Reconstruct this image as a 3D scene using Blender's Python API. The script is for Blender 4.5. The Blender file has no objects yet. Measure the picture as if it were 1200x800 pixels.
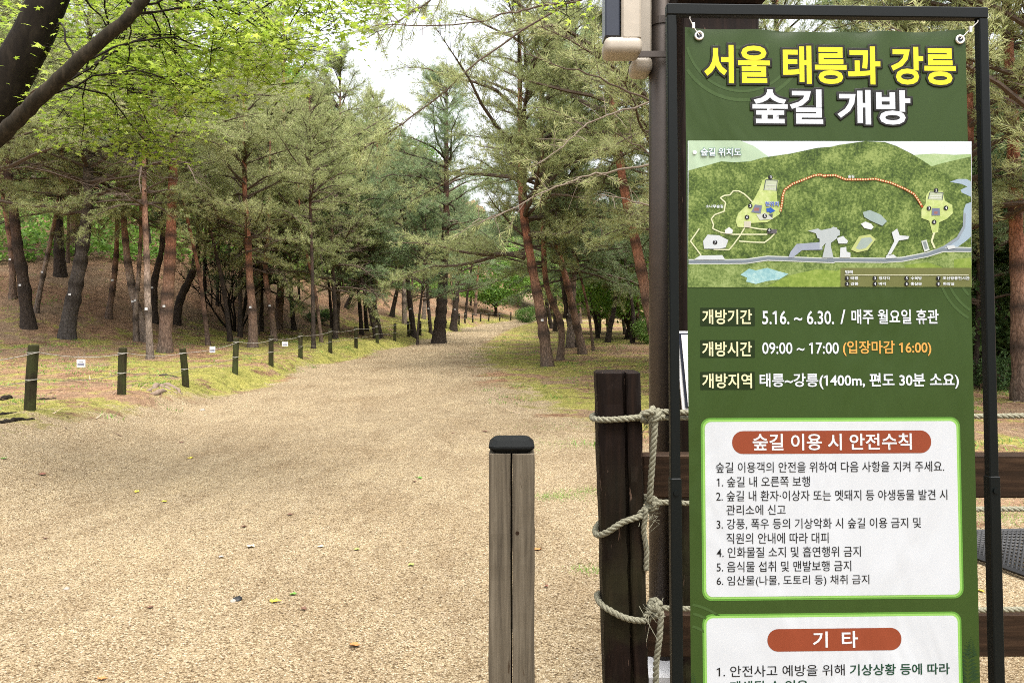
import bpy, math, random
import numpy as np
from mathutils import Vector
# ------------------------------------------------------------------ camera, world, sun, exposure
S = bpy.context.scene
C = S.collection
EYE, FPX, HZ = 1.5, 866.67, 372.0
cam = bpy.data.cameras.new("camera"); camo = bpy.data.objects.new("camera", cam); C.objects.link(camo)
camo.location = (0, 0, EYE); camo.rotation_euler = (math.radians(90), 0, 0)
cam.lens = 26; cam.sensor_width = 36; cam.shift_y = -28/1200; cam.clip_start = 0.05; cam.clip_end = 3000
S.camera = camo
SUN_EL, SUN_AZ = math.radians(69), math.radians(150)      # azimuth from +Y towards +X
W = bpy.data.worlds.new("World"); S.world = W; W.use_nodes = True
wt = W.node_tree; bg = wt.nodes['Background']
sky = wt.nodes.new('ShaderNodeTexSky'); sky.sky_type = 'NISHITA'; sky.sun_disc = False
sky.sun_elevation = SUN_EL; sky.sun_rotation = SUN_AZ; sky.dust_density = 6; sky.air_density = 1.2
hs = wt.nodes.new('ShaderNodeHueSaturation'); hs.inputs['Saturation'].default_value = 0.22
wt.links.new(sky.outputs[0], hs.inputs['Color']); wt.links.new(hs.outputs[0], bg.inputs[0])
bg.inputs[1].default_value = 0.15
sl = bpy.data.lights.new("sun", 'SUN'); so = bpy.data.objects.new("sun", sl); C.objects.link(so)
sl.energy = 1.3; sl.angle = math.radians(48); sl.color = (1, .95, .86)
sd = Vector((math.sin(SUN_AZ)*math.cos(SUN_EL), math.cos(SUN_AZ)*math.cos(SUN_EL), math.sin(SUN_EL)))
so.rotation_euler = sd.to_track_quat('Z', 'Y').to_euler()
S.view_settings.view_transform = 'Standard'; S.view_settings.look = 'None'
S.view_settings.exposure = 1.65; S.view_settings.gamma = 1
S.render.engine = 'CYCLES'
cy = S.cycles
cy.max_bounces = 7; cy.diffuse_bounces = 4; cy.glossy_bounces = 2; cy.transmission_bounces = 4
cy.transparent_max_bounces = 4; cy.filter_width = 1.0; cy.use_denoising = False; cy.caustics_reflective = False; cy.caustics_refractive = False

rng = np.random.default_rng(7); random.seed(7)

# ------------------------------------------------------------------ materials
def new_mat(name):
    m = bpy.data.materials.new(name); m.use_nodes = True
    return m, m.node_tree, m.node_tree.nodes['Principled BSDF']
def lk(t, a, b): t.links.new(a, b)
def ramp(t, fac, stops):
    r = t.nodes.new('ShaderNodeValToRGB'); e = r.color_ramp.elements
    e[0].position, e[0].color = stops[0][0], (*stops[0][1], 1)
    e[1].position, e[1].color = stops[-1][0], (*stops[-1][1], 1)
    for p, c in stops[1:-1]:
        k = e.new(p); k.color = (*c, 1)
    lk(t, fac, r.inputs[0]); return r.outputs[0]
def nz(t, vec, scale, detail=6, rough=.6, dist=0):
    n = t.nodes.new('ShaderNodeTexNoise'); n.inputs['Scale'].default_value = scale
    n.inputs['Detail'].default_value = detail; n.inputs['Roughness'].default_value = rough
    n.inputs['Distortion'].default_value = dist
    if vec is not None: lk(t, vec, n.inputs['Vector'])
    return n.outputs['Fac']
def coords(t, scale=(1, 1, 1), kind='Object'):
    tc = t.nodes.new('ShaderNodeTexCoord'); mp = t.nodes.new('ShaderNodeMapping')
    mp.inputs['Scale'].default_value = scale; lk(t, tc.outputs[kind], mp.inputs[0]); return mp.outputs[0]
def mixc(t, fac, a, b, mode='MIX'):
    m = t.nodes.new('ShaderNodeMix'); m.data_type = 'RGBA'; m.blend_type = mode
    for s, v in ((m.inputs[0], fac), (m.inputs[6], a), (m.inputs[7], b)):
        if isinstance(v, (int, float)): s.default_value = v
        elif isinstance(v, tuple): s.default_value = (*v, 1)
        else: lk(t, v, s)
    return m.outputs[2]
def mth(t, op, a, b=None, clamp=False):
    m = t.nodes.new('ShaderNodeMath'); m.operation = op; m.use_clamp = clamp
    for s, v in ((m.inputs[0], a), (m.inputs[1], b)):
        if v is None: continue
        if isinstance(v, (int, float)): s.default_value = v
        else: lk(t, v, s)
    return m.outputs[0]
def bump(t, b, h, strength, dist=.01):
    n = t.nodes.new('ShaderNodeBump'); n.inputs['Strength'].default_value = strength
    n.inputs['Distance'].default_value = dist; lk(t, h, n.inputs['Height']); lk(t, n.outputs[0], b.inputs['Normal'])
def plain(name, col, rough=.7, metal=0, spec=.4):
    m, t, b = new_mat(name)
    b.inputs['Roughness'].default_value = rough; b.inputs['Metallic'].default_value = metal
    b.inputs['Specular IOR Level'].default_value = spec
    n = nz(t, coords(t), 18, 5)
    c2 = tuple(min(1, v*.88) for v in col); c1 = tuple(v*.74 for v in col)
    lk(t, ramp(t, n, [(.3, c1), (.7, c2)]), b.inputs['Base Color'])
    return m
def grain(name, cols, scale=(40, 40, 2.2), rough=.8, bs=.5, spots=None, green=None):
    m, t, b = new_mat(name); v = coords(t, scale)
    n = nz(t, v, 1.0, 8, .65, .4)
    cols = [tuple(v*.78 for v in c) for c in cols]
    col = ramp(t, n, [(.28, cols[0]), (.5, cols[1]), (.72, cols[2])])
    n2 = nz(t, coords(t, (3, 3, 1.5)), 1.5, 5)
    col = mixc(t, mth(t, 'MULTIPLY', n2, .35), col, cols[0])
    if spots:
        n3 = nz(t, coords(t, (60, 60, 9)), 1.0, 3)
        f = ramp(t, n3, [(.68, (0, 0, 0)), (.72, (1, 1, 1))])
        col = mixc(t, f, col, spots)
    if green:
        n4 = nz(t, coords(t), 3.5, 5); sx = t.nodes.new('ShaderNodeSeparateXYZ'); lk(t, coords(t), sx.inputs[0])
        f = mth(t, 'MULTIPLY', ramp(t, n4, [(.4, (0, 0, 0)), (.62, (1, 1, 1))]), mth(t, 'SUBTRACT', 1.1, sx.outputs[2], True))
        col = mixc(t, f, col, green)
    lk(t, col, b.inputs['Base Color']); b.inputs['Roughness'].default_value = rough
    b.inputs['Specular IOR Level'].default_value = .12
    bump(t, b, n, bs, .004); return m
def leafy(name, cols, transl=.35, island=True, nscale=.9, rough=.6):
    m, t, b = new_mat(name)
    g = t.nodes.new('ShaderNodeNewGeometry'); oi = t.nodes.new('ShaderNodeObjectInfo')
    n = nz(t, g.outputs['Position'], nscale, 4)
    f = mth(t, 'ADD', mth(t, 'MULTIPLY', n, .55), mth(t, 'MULTIPLY', g.outputs['Random Per Island'], .32))
    f = mth(t, 'ADD', f, mth(t, 'MULTIPLY', oi.outputs['Random'], .14))
    k = len(cols); col = ramp(t, f, [(.2+.6*i/(k-1), c) for i, c in enumerate(cols)])
    tr = t.nodes.new('ShaderNodeBsdfTranslucent'); lk(t, col, b.inputs['Base Color']); lk(t, col, tr.inputs[0])
    b.inputs['Roughness'].default_value = rough; b.inputs['Specular IOR Level'].default_value = .3
    mx = t.nodes.new('ShaderNodeMixShader'); mx.inputs[0].default_value = transl
    lk(t, b.outputs[0], mx.inputs[1]); lk(t, tr.outputs[0], mx.inputs[2])
    lk(t, mx.outputs[0], t.nodes['Material Output'].inputs[0]); return m

def bark_mat(name, low, mid, high, zlo, zhi):
    m, t, b = new_mat(name); v = coords(t, (14, 14, 4.5))
    vo = t.nodes.new('ShaderNodeTexVoronoi'); vo.feature = 'DISTANCE_TO_EDGE'; vo.inputs['Scale'].default_value = 1.0
    n0 = t.nodes.new('ShaderNodeTexNoise'); n0.inputs['Scale'].default_value = 1.3; lk(t, v, n0.inputs['Vector'])
    lk(t, mixc(t, .9, v, n0.outputs['Color'], 'ADD'), vo.inputs['Vector'])
    sx = t.nodes.new('ShaderNodeSeparateXYZ'); lk(t, coords(t), sx.inputs[0])
    n = nz(t, coords(t, (3, 3, 1)), 2, 6)
    h = mth(t, 'ADD', sx.outputs[2], mth(t, 'MULTIPLY', n, 1.6))
    h = mth(t, 'DIVIDE', mth(t, 'SUBTRACT', h, zlo), zhi-zlo, True)
    col = ramp(t, h, [(0, low), (.5, mid), (1, high)])
    n2 = nz(t, coords(t, (22, 22, 9)), 1.5, 6)
    col = mixc(t, .8, col, ramp(t, n2, [(.25, (.45, .45, .45)), (.5, (1, 1, 1)), (.75, (1.5, 1.45, 1.4))]), 'MULTIPLY')
    crack = ramp(t, vo.outputs['Distance'], [(0, (.25, .22, .2)), (.12, (1, 1, 1))])
    col = mixc(t, .6, col, crack, 'MULTIPLY')
    at = t.nodes.new('ShaderNodeAttribute'); at.attribute_name = 'scar'
    col = mixc(t, mth(t, 'MULTIPLY', at.outputs['Fac'], .85), col, (.03, .024, .02))
    lk(t, col, b.inputs['Base Color']); b.inputs['Roughness'].default_value = .9; b.inputs['Specular IOR Level'].default_value = .15
    bump(t, b, mth(t, 'ADD', mth(t, 'MULTIPLY', vo.outputs['Distance'], 1.5), n2), .8, .02); return m

M = {}
M['bark_red'] = bark_mat('red_pine_bark', (.12, .09, .07), (.24, .145, .10), (.36, .155, .095), .8, 4.2)
M['bark_pale'] = bark_mat('pale_pine_bark', (.10, .08, .065), (.30, .235, .19), (.30, .165, .11), .5, 4.5)
M['bark_dark'] = bark_mat('dark_pine_bark', (.045, .035, .028), (.075, .054, .042), (.13, .07, .05), 1.0, 5.5)
M['bark_maple'] = grain('maple_bark', ((.008, .006, .005), (.017, .013, .009), (.035, .027, .019)), (18, 18, 5), .9, .6)
M['bark_limb'] = grain('maple_limb_bark', ((.012, .010, .007), (.032, .026, .017), (.07, .055, .038)), (25, 25, 7), .9, .6)
M['twig'] = plain('pine_twig_bark', (.10, .07, .05), .9)
M['needle'] = leafy('pine_needles', ((.15, .185, .07), (.29, .335, .135), (.42, .45, .205), (.55, .52, .30)), .5, nscale=.7)
M['needle_dark'] = leafy('dark_pine_needles', ((.09, .145, .065), (.175, .26, .12), (.27, .355, .175), (.40, .42, .25)), .5, nscale=.7)
M['leaf_maple'] = leafy('maple_leaf', ((.07, .12, .012), (.17, .26, .025), (.31, .42, .05), (.48, .56, .11)), .55, nscale=1.6, rough=.45)
M['leaf_green'] = leafy('broadleaf', ((.05, .10, .025), (.09, .17, .035), (.15, .25, .05), (.22, .33, .07)), .4, nscale=.5)
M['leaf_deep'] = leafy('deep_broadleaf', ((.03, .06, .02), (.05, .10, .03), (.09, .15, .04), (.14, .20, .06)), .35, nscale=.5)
M['leaf_under'] = leafy('undergrowth_leaf', ((.06, .13, .03), (.12, .24, .04), (.20, .34, .06), (.28, .42, .08)), .4, nscale=.4)
M['grass'] = leafy('grass_blade', ((.07, .08, .02), (.15, .16, .035), (.24, .23, .06), (.36, .30, .13)), .4, nscale=2.5)
M['litter'] = leafy('fallen_needles', ((.06, .03, .018), (.15, .075, .04), (.26, .14, .08), (.40, .29, .18)), .1, nscale=2.5)
M['twiglit'] = leafy('strewn_twigs', ((.03, .02, .014), (.09, .055, .035), (.22, .14, .09), (.42, .33, .24)), .0, nscale=3)
M['bollard'] = grain('weathered_grey_timber', ((.055, .045, .033), (.135, .112, .08), (.225, .19, .14)), (55, 55, 2.0), .8, .6, spots=(.05, .035, .022))
M['postdark'] = grain('dark_stained_timber', ((.004, .002, .0015), (.011, .0055, .0035), (.025, .013, .008)), (38, 38, 2.5), .7, .5, spots=(.11, .07, .05), green=(.028, .028, .011))
M['rail'] = grain('brown_rail_timber', ((.010, .006, .003), (.032, .017, .009), (.08, .045, .025)), (2.2, 30, 30), .7, .5)
M['lowpost'] = grain('mossy_round_post', ((.012, .010, .006), (.035, .029, .014), (.07, .06, .028)), (50, 50, 3), .85, .5, green=(.035, .042, .013))
M['rope'] = grain('weathered_rope', ((.13, .12, .08), (.26, .25, .18), (.38, .36, .28)), (160, 160, 160), .9, .6)
M['wire'] = plain('pale_fence_cord', (.33, .31, .27), .7)
M['frame'] = plain('dark_green_black_painted_steel', (.0025, .004, .0038), .45, 0, .14)
M['galv'] = plain('brushed_pole_steel', (.085, .07, .06), .42, .7, .5)
M['beige'] = plain('beige_plastic', (.42, .37, .30), .5)
M['navy'] = plain('navy_panel', (.02, .025, .04), .3)
M['white'] = plain('white_board', (.78, .78, .78), .5)
M['cap'] = plain('black_rubber_cap', (.008, .009, .009), .8, 0, .12)
M['rubber'] = plain('black_rubber', (.012, .012, .013), .6)
M['concrete'] = plain('grey_concrete', (.45, .45, .46), .85)
M['metalring'] = plain('grommet_steel', (.75, .74, .72), .3, .9)
M['stone'] = plain('grey_pebble', (.30, .27, .23), .8)

# ground: gravel / moss / litter by surface masks
gm, t, b = new_mat('ground_cover')
P = t.nodes.new('ShaderNodeNewGeometry').outputs['Position']
def attr(n):
    a = t.nodes.new('ShaderNodeAttribute'); a.attribute_name = n; return a.outputs['Fac']
v1 = t.nodes.new('ShaderNodeTexVoronoi'); v1.inputs['Scale'].default_value = 120; lk(t, P, v1.inputs['Vector'])
sp = t.nodes.new('ShaderNodeSeparateColor'); lk(t, v1.outputs['Color'], sp.inputs[0])
grav = ramp(t, sp.outputs[0], [(0, (.07, .05, .03)), (.14, (.175, .128, .072)), (.5, (.285, .226, .142)), (.85, (.355, .287, .188)), (1, (.44, .38, .28))])
big = nz(t, P, .55, 6, .6)
mpn = t.nodes.new('ShaderNodeMapping'); mpn.inputs['Scale'].default_value = (2.6, .8, 1); mpn.inputs['Rotation'].default_value = (0, 0, -.5); lk(t, P, mpn.inputs[0]); mp_str = mpn.outputs[0]
grav = mixc(t, .9, grav, ramp(t, big, [(.3, (.80, .76, .72)), (.52, (1, 1, 1)), (.7, (1.08, 1.08, 1.06))]), 'MULTIPLY')
str_ = nz(t, mp_str, 1.0, 7, .7)
grav = mixc(t, .8, grav, ramp(t, str_, [(.34, (.80, .76, .72)), (.5, (1, 1, 1)), (.66, (1.10, 1.09, 1.06))]), 'MULTIPLY')
med = nz(t, P, 9, 6, .7)
grav = mixc(t, .9, grav, ramp(t, med, [(.3, (.78, .75, .72)), (.5, (1, 1, 1)), (.7, (1.08, 1.07, 1.04))]), 'MULTIPLY')
gap = ramp(t, v1.outputs['Distance'], [(.35, (1, 1, 1)), (.75, (.5, .45, .4))])
grav = mixc(t, .8, grav, gap, 'MULTIPLY')
spk = nz(t, P, 55, 3, .6)
grav = mixc(t, ramp(t, spk, [(.68, (0, 0, 0)), (.74, (.6, .6, .6))]), grav, (.12, .08, .055))
f1a = nz(t, P, 38, 8, .75); f1b = nz(t, P, 7, 10, .82); f1 = mth(t, 'ADD', mth(t, 'MULTIPLY', f1a, .45), mth(t, 'MULTIPLY', f1b, .55)); f2 = nz(t, P, 2.2, 7, .7); f3 = nz(t, P, .5, 5)
moss = ramp(t, f1, [(.32, (.045, .042, .014)), (.43, (.13, .13, .03)), (.55, (.24, .22, .06)), (.68, (.40, .33, .15))])
moss = mixc(t, .9, moss, ramp(t, f2, [(.32, (.45, .5, .4)), (.5, (1, 1, 1)), (.7, (1.15, 1.1, 1)), ]), 'MULTIPLY')
lit = ramp(t, f1, [(.32, (.045, .027, .017)), (.43, (.15, .085, .05)), (.55, (.27, .16, .095)), (.68, (.42, .30, .20))])
lit = mixc(t, .95, lit, ramp(t, f2, [(.34, (.42, .38, .34)), (.5, (1, 1, 1)), (.72, (1.15, 1.15, 1.1))]), 'MULTIPLY')
soil = ramp(t, f1, [(.33, (.07, .048, .03)), (.5, (.18, .125, .078)), (.66, (.30, .235, .155))])
lit = mixc(t, ramp(t, f3, [(.42, (0, 0, 0)), (.62, (.8, .8, .8))]), lit, soil)
def edge(a, w=1.0):   # mask + noise -> crisp ragged transition
    s = mth(t, 'ADD', a, mth(t, 'MULTIPLY', mth(t, 'SUBTRACT', nz(t, P, 1.1, 10, .78), .5), 3.2*w))
    return ramp(t, s, [(.40, (0, 0, 0)), (.60, (1, 1, 1))])
g = mixc(t, edge(attr('moss'), 1.0), lit, moss)
g = mixc(t, edge(attr('gravel'), .7), g, grav)
lk(t, g, b.inputs['Base Color']); b.inputs['Roughness'].default_value = .95; b.inputs['Specular IOR Level'].default_value = .1
hb = mth(t, 'ADD', mth(t, 'MULTIPLY', v1.outputs['Distance'], -.6), mth(t, 'ADD', f1, mth(t, 'MULTIPLY', f2, 1.5)))
bump(t, b, hb, .9, .012)
M['ground'] = gm

# ------------------------------------------------------------------ mesh helpers
def mesh_pd(name, v, f, mats, smooth=False, mi=None):
    me = bpy.data.meshes.new(name); me.from_pydata([tuple(map(float, p)) for p in v], [], f)
    for m in (mats if isinstance(mats, list) else [mats]): me.materials.append(m)
    if mi is not None: me.polygons.foreach_set('material_index', mi)
    if smooth: me.polygons.foreach_set('use_smooth', [True]*len(me.polygons))
    me.update(); return me
def mesh_np(name, v, f, mats, mi=None, smooth=False):
    v = np.asarray(v, dtype=np.float32); f = np.asarray(f, dtype=np.int32); k = f.shape[1]
    me = bpy.data.meshes.new(name); me.vertices.add(len(v)); me.vertices.foreach_set('co', v.ravel())
    me.loops.add(f.size); me.loops.foreach_set('vertex_index', f.ravel())
    me.polygons.add(len(f)); me.polygons.foreach_set('loop_start', np.arange(0, f.size, k, dtype=np.int32))
    for m in (mats if isinstance(mats, list) else [mats]): me.materials.append(m)
    if mi is not None: me.polygons.foreach_set('material_index', np.asarray(mi, dtype=np.int32))
    me.polygons.foreach_set('use_smooth', np.full(len(f), smooth, dtype=bool))
    me.update(); me.validate(); return me
def link(name, data, parent=None, loc=(0, 0, 0), **kw):
    o = bpy.data.objects.new(name, data); C.objects.link(o); o.location = loc
    if parent: o.parent = parent
    for k, v in kw.items(): o[k] = v
    return o
def thing(name, loc, label, cat, group=None):
    o = link(name, None, None, loc, label=label, category=cat)
    if group: o['group'] = group
    return o
class MB:      # collects shapes (world coordinates) into one mesh
    def __init__(s): s.v = []; s.f = []; s.mi = []
    def add(s, v, f, mi=0):
        n = len(s.v); s.v += [tuple(p) for p in v]; s.f += [[i+n for i in q] for q in f]; s.mi += [mi]*len(f); return s
    def box(s, c, h, mi=0, ax=None, bev=0):
        c = np.array(c, float); ax = np.eye(3) if ax is None else ax
        if bev:
            pts = []
            ring = [(-1, -1, 0, 1), (-1, -1, 1, 0), (1, -1, 1, 0), (1, -1, 0, 1), (1, 1, 0, 1), (1, 1, 1, 0), (-1, 1, 1, 0), (-1, 1, 0, 1)]
            for z, ins in ((-h[2], bev), (-h[2]+bev, 0), (h[2]-bev, 0), (h[2], bev)):
                for sx, sy, bx, by in ring:
                    pts.append(((h[0]-bev*bx-ins)*sx, (h[1]-bev*by-ins)*sy, z))
            V = [c+ax.T@np.array(p) for p in pts]; F = []
            for r in range(3):
                for i in range(8): F.append([r*8+i, r*8+(i+1) % 8, (r+1)*8+(i+1) % 8, (r+1)*8+i])
            F += [list(range(7, -1, -1)), list(range(24, 32))]
            return s.add(V, F, mi)
        V = [c+ax.T@np.array([x*h[0], y*h[1], z*h[2]]) for x in (-1, 1) for y in (-1, 1) for z in (-1, 1)]
        F = [[0, 1, 3, 2], [4, 6, 7, 5], [0, 4, 5, 1], [2, 3, 7, 6], [0, 2, 6, 4], [1, 5, 7, 3]]
        return s.add(V, F, mi)
    def tube(s, pts, rad, n=8, mi=0, cap=True):
        P = np.array(pts, float); k = len(P); R = np.broadcast_to(np.array(rad, float), (k,))
        T = np.gradient(P, axis=0); T /= np.linalg.norm(T, axis=1)[:, None]+1e-9
        up = np.array([0, 0, 1.]) if abs(T[0, 2]) < .9 else np.array([1., 0, 0])
        V = []; a = np.arange(n)*2*math.pi/n; u = np.cross(T[0], up); u /= np.linalg.norm(u)
        for i in range(k):
            u = u-T[i]*np.dot(u, T[i]); u /= np.linalg.norm(u)+1e-9; w = np.cross(T[i], u)
            V.append(P[i]+R[i]*(np.cos(a)[:, None]*u+np.sin(a)[:, None]*w))
        V = np.concatenate(V); F = []
        for i in range(k-1):
            for j in range(n): F.append([i*n+j, i*n+(j+1) % n, (i+1)*n+(j+1) % n, (i+1)*n+j])
        if cap: F += [list(range(n-1, -1, -1)), list(range((k-1)*n, k*n))]
        return s.add(V, F, mi)
    def build(s, name, mats, parent=None, loc=(0, 0, 0), smooth=False, **kw):
        L = np.array(loc, float) if parent is None else np.array(parent.location)
        v = np.array(s.v)-L
        me = mesh_pd(name, v, s.f, mats, smooth, s.mi)
        return link(name, me, parent, tuple(L) if parent is None else (0, 0, 0), **kw)

# ------------------------------------------------------------------ terrain
def fi(x, xs, ys): return np.interp(x, xs, ys)
def smooth(f, x, w, xs, ys): return (f(x-w, xs, ys)+2*f(x, xs, ys)+f(x+w, xs, ys))/4
def sstep(x): x = np.clip(x, 0, 1); return x*x*(3-2*x)
def fence_x(Y): return smooth(fi, Y, 1.5, [0, 8, 12, 20, 24, 29, 33, 42, 50, 58, 64], [-5.3, -5.45, -5.68, -5.75, -5.3, -4.75, -4.4, -3.8, -3.2, -1.9, .2])
def wave(X, Y, s, k=0):   # smooth pseudo noise in -1..1
    return (np.sin(X*s*1.0+1.3*k+2*np.sin(Y*s*.73+k))+np.sin(Y*s*1.31+2.1*k+1.7*np.sin(X*s*.57-k))+np.sin((X+Y)*s*2.1+k)*.5)/2.5
def hill_d(X, Y):
    xs = [-70, -30, -20, -13, -9, -6, -3, 5, 20, 60]; ys = [8, 14, 17, 21, 30, 45, 60, 80, 92, 98]
    yt = smooth(fi, X, 1.5, xs, ys); g = (smooth(fi, X+.5, 1.5, xs, ys)-smooth(fi, X-.5, 1.5, xs, ys))
    return (Y-yt)/np.sqrt(1+g*g*.5)
def H(X, Y):
    X = np.asarray(X, float); Y = np.asarray(Y, float)
    z = smooth(fi, Y, 2, [-60, 8, 14, 25, 35, 50, 65, 80, 200], [0, 0, .06, .28, .50, .85, 1.2, 1.4, 2.4])
    wB = np.interp(Y, [4, 8.4, 10.6, 13], [2.4, 2.0, 1.1, .6]); d = fence_x(Y)+wB-.15-X
    rag = .18*wave(X, Y, 2.3, 1)
    z = z+np.interp(Y, [3, 6, 8.4, 10.6, 13, 30], [.2, .42, .46, .34, .29, .24])*sstep((d+rag*.6)/wB)*(1-sstep((Y-52)/10)) + .018*np.maximum(d-wB, 0)*sstep((Y-4)/6)
    z = z+(.035*wave(X, Y, 1.1, 2)+.016*wave(X, Y, 4.3, 5)+.010*wave(X, Y, 8.1, 1)*(Y < 30))*sstep((d+.3)/1.5) + .015*wave(X, Y, .9, 4)
    h = hill_d(X, Y); h = np.where(h > 30, 30+(h-30)*.5, h)
    sp_ = np.log1p(np.exp(np.clip(h/1.5, -20, 20)))*1.5
    z = z+.29*np.where(h/1.5 > 20, h, sp_)*(1+.12*wave(X, Y, .25, 3))
    dr = X-smooth(fi, Y, 1.5, [0, 8, 20, 35, 60, 100], [4, 3, 1.5, 1.5, 16, 60])
    z = z+.03*wave(X, Y, 1.3, 5)*sstep(dr/1.5)+.012*np.maximum(dr, 0)
    return z
def h1(x, y): return float(H(x, y))
def ray(px, py, Y): return np.array([(px-600)/FPX*Y, Y, EYE+(HZ-py)/FPX*Y])
def hit(px, py, y0=2.2, y1=160):
    ys = np.geomspace(y0, y1, 1500); X = (px-600)/FPX*ys; Z = EYE+(HZ-py)/FPX*ys
    below = np.nonzero(Z <= H(X, ys))[0]
    Y = ys[below[0]] if len(below) else y1
    return np.array([(px-600)/FPX*Y, Y, h1((px-600)/FPX*Y, Y)])

def path_edges(Y):
    L = fence_x(Y)+np.interp(Y, [5, 7, 8.4, 10.6, 13], [-.9, -.35, .15, .40, .48])+.22*np.sin(Y*.9)
    R = smooth(fi, Y, 1, [0, 4, 8, 12, 20, 30, 40, 50, 60, 70], [6, 4.2, 1.9, .5, -.8, -1.2, -.6, .2, 1.6, 3])
    return L, R
def masks(X, Y):
    L, R = path_edges(Y)
    gl = (X-L)/np.interp(Y, [8, 12], [2.2, .9])+.5; gr = (R-X)/np.where(Y < 30, 2.6, 1.0)+.5
    gr = np.maximum(gr, np.where(Y < 7, .55, 0))      # trodden gravel also lies round the fence by the camera
    g = np.clip(np.minimum(gl, gr), 0, 1)
    yb = 63+.12*np.maximum(X, 0)
    g2 = np.clip(np.minimum((Y-yb+1)/1.5, (yb+7-Y)/1.5), 0, 1)*np.clip((X+1)/2, 0, 1)
    g = np.maximum(g, g2)
    d = fence_x(Y)-X; h = hill_d(X, Y)
    m = np.where(d > -.6, .26+.40*np.exp(-np.maximum(d, 0)/2.2)+.25*np.exp(-((Y-26)/7)**2)-.45*sstep((h+1)/4)+.5*np.exp(-((X+7)/5)**2-((Y-44)/7)**2), np.where(Y < 12, .5, .62)-.03*np.maximum(X-R, 0))
    m = m+.22*wave(X, Y, .45, 6)+.14*wave(X, Y, 1.7, 3)
    return g, np.clip(m, 0, 1)
xs = np.concatenate([-np.geomspace(400, 12, 36), np.arange(-11.6, 7, .13), np.geomspace(7.2, 400, 40)])
ys = [-30.0, -20, -12, -6, -3, -1, 0.5]
while ys[-1] < 420: ys.append(ys[-1]+max(.12, .019*ys[-1]))
ys = np.array(ys); XX, YY = np.meshgrid(xs, ys); ZZ = H(XX, YY)
G, MO = masks(XX, YY); nx, ny = len(xs), len(ys)
V = np.stack([XX, YY, ZZ], -1).reshape(-1, 3)
idx = np.arange(nx*ny).reshape(ny, nx)
F = np.stack([idx[:-1, :-1], idx[:-1, 1:], idx[1:, 1:], idx[1:, :-1]], -1).reshape(-1, 4)
gc = (G[:-1, :-1]+G[1:, 1:]).reshape(-1)/2 > .5
for nm, sel in (('gravel_path', gc), ('ground', ~gc)):
    used = np.unique(F[sel]); remap = np.zeros(nx*ny, int); remap[used] = np.arange(len(used))
    me = mesh_np(nm, V[used], remap[F[sel]], gm, smooth=True)
    for an, arr in (('gravel', G), ('moss', MO)):
        a = me.attributes.new(an, 'FLOAT', 'POINT'); a.data.foreach_set('value', arr.reshape(-1)[used].astype(np.float32))
    link(nm, me, kind='structure')

# ------------------------------------------------------------------ scatter: grass, litter, pebbles, undergrowth
def scatter_blades(X, Y, hgt, wid, lean, mat, name, lift=0., **kw):
    n = len(X); Z = H(X, Y)+lift; a = rng.uniform(0, 2*math.pi, n)
    hgt = hgt*rng.uniform(.5, 1.3, n); d = np.stack([np.cos(a), np.sin(a), 0*a], -1); l = rng.uniform(0, 2*math.pi, n)
    b0 = np.stack([X, Y, Z-.004], -1); tip = b0+np.stack([np.cos(l)*hgt*lean, np.sin(l)*hgt*lean, hgt*math.sqrt(max(0.02, 1-lean*lean))], -1)
    v = np.stack([b0-d*wid/2, b0+d*wid/2, tip], 1).reshape(-1, 3)
    me = mesh_np(name, v, np.arange(3*n).reshape(-1, 3), mat); return link(name, me, **kw)
def pick(n, x0, x1, y0, y1, fn, power=1.6):
    Y = y0+(y1-y0)*rng.uniform(0, 1, n)**power; X = rng.uniform(x0, x1, n); k = fn(X, Y) > rng.uniform(0, 1, n); return X[k], Y[k]
def mossy(X, Y):
    g, m = masks(X, Y); return np.clip((m-.35)*1.8, 0, 1)*(1-g)**1.5*(.35+.65*(wave(X, Y, 1.9, 9) > -.1))
def littery(X, Y):
    g, m = masks(X, Y); return np.clip(1.1-m, .1, 1)*(1-g)
X1, Y1 = pick(75000, -12, -4.6, 6, 26, mossy); X2, Y2 = pick(60000, -1.5, 9, 5.5, 26, mossy)
scatter_blades(np.r_[X1, X2], np.r_[Y1, Y2], .045, .008, .72, M['grass'], 'grass', label='short mossy grass on the verges of the path', category='grass', kind='stuff')
X1, Y1 = pick(60000, -18, -4.9, 6, 32, littery); X2, Y2 = pick(40000, -1, 12, 5, 30, littery)
scatter_blades(np.r_[X1, X2], np.r_[Y1, Y2], .07, .010, .98, M['litter'], 'needle_litter', .006, label='brown pine needle litter under the trees', category='litter', kind='stuff')
def floor_(X, Y): g, m = masks(X, Y); return (1-g)*(.25+.75*(wave(X, Y, .8, 3) > 0))
X1, Y1 = pick(24000, -30, 14, 8, 48, floor_, 1.2)
scatter_blades(X1, Y1, .30, .022, .985, M['twiglit'], 'fallen_twig', .012, label='brown twigs and bark scraps strewn over the forest floor', category='litter', kind='stuff')
X1, Y1 = pick(2600, -26, 12, 8, 42, floor_, 1.2); X1 = np.repeat(X1, 16)+rng.normal(0, .11, len(X1)*16); Y1 = np.repeat(Y1, 16)+rng.normal(0, .11, len(Y1)*16)
scatter_blades(X1, Y1, .075, .016, .6, M['leaf_under'], 'weed', label='small green weeds dotted over the forest floor', category='weed', kind='stuff')
def onpath(X, Y): g, m = masks(X, Y); return g*np.clip(.25+.75*(wave(X, Y, 1.3, 7) > .2), 0, 1)
X1, Y1 = pick(5200, -6.5, 3, 2.8, 24, onpath, 1.0)
scatter_blades(X1, Y1, .035, .0055, .99, M['twiglit'], 'needle_bit', .007, label='dry needle bits and bark crumbs scattered on the gravel', category='litter', kind='stuff')
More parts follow.
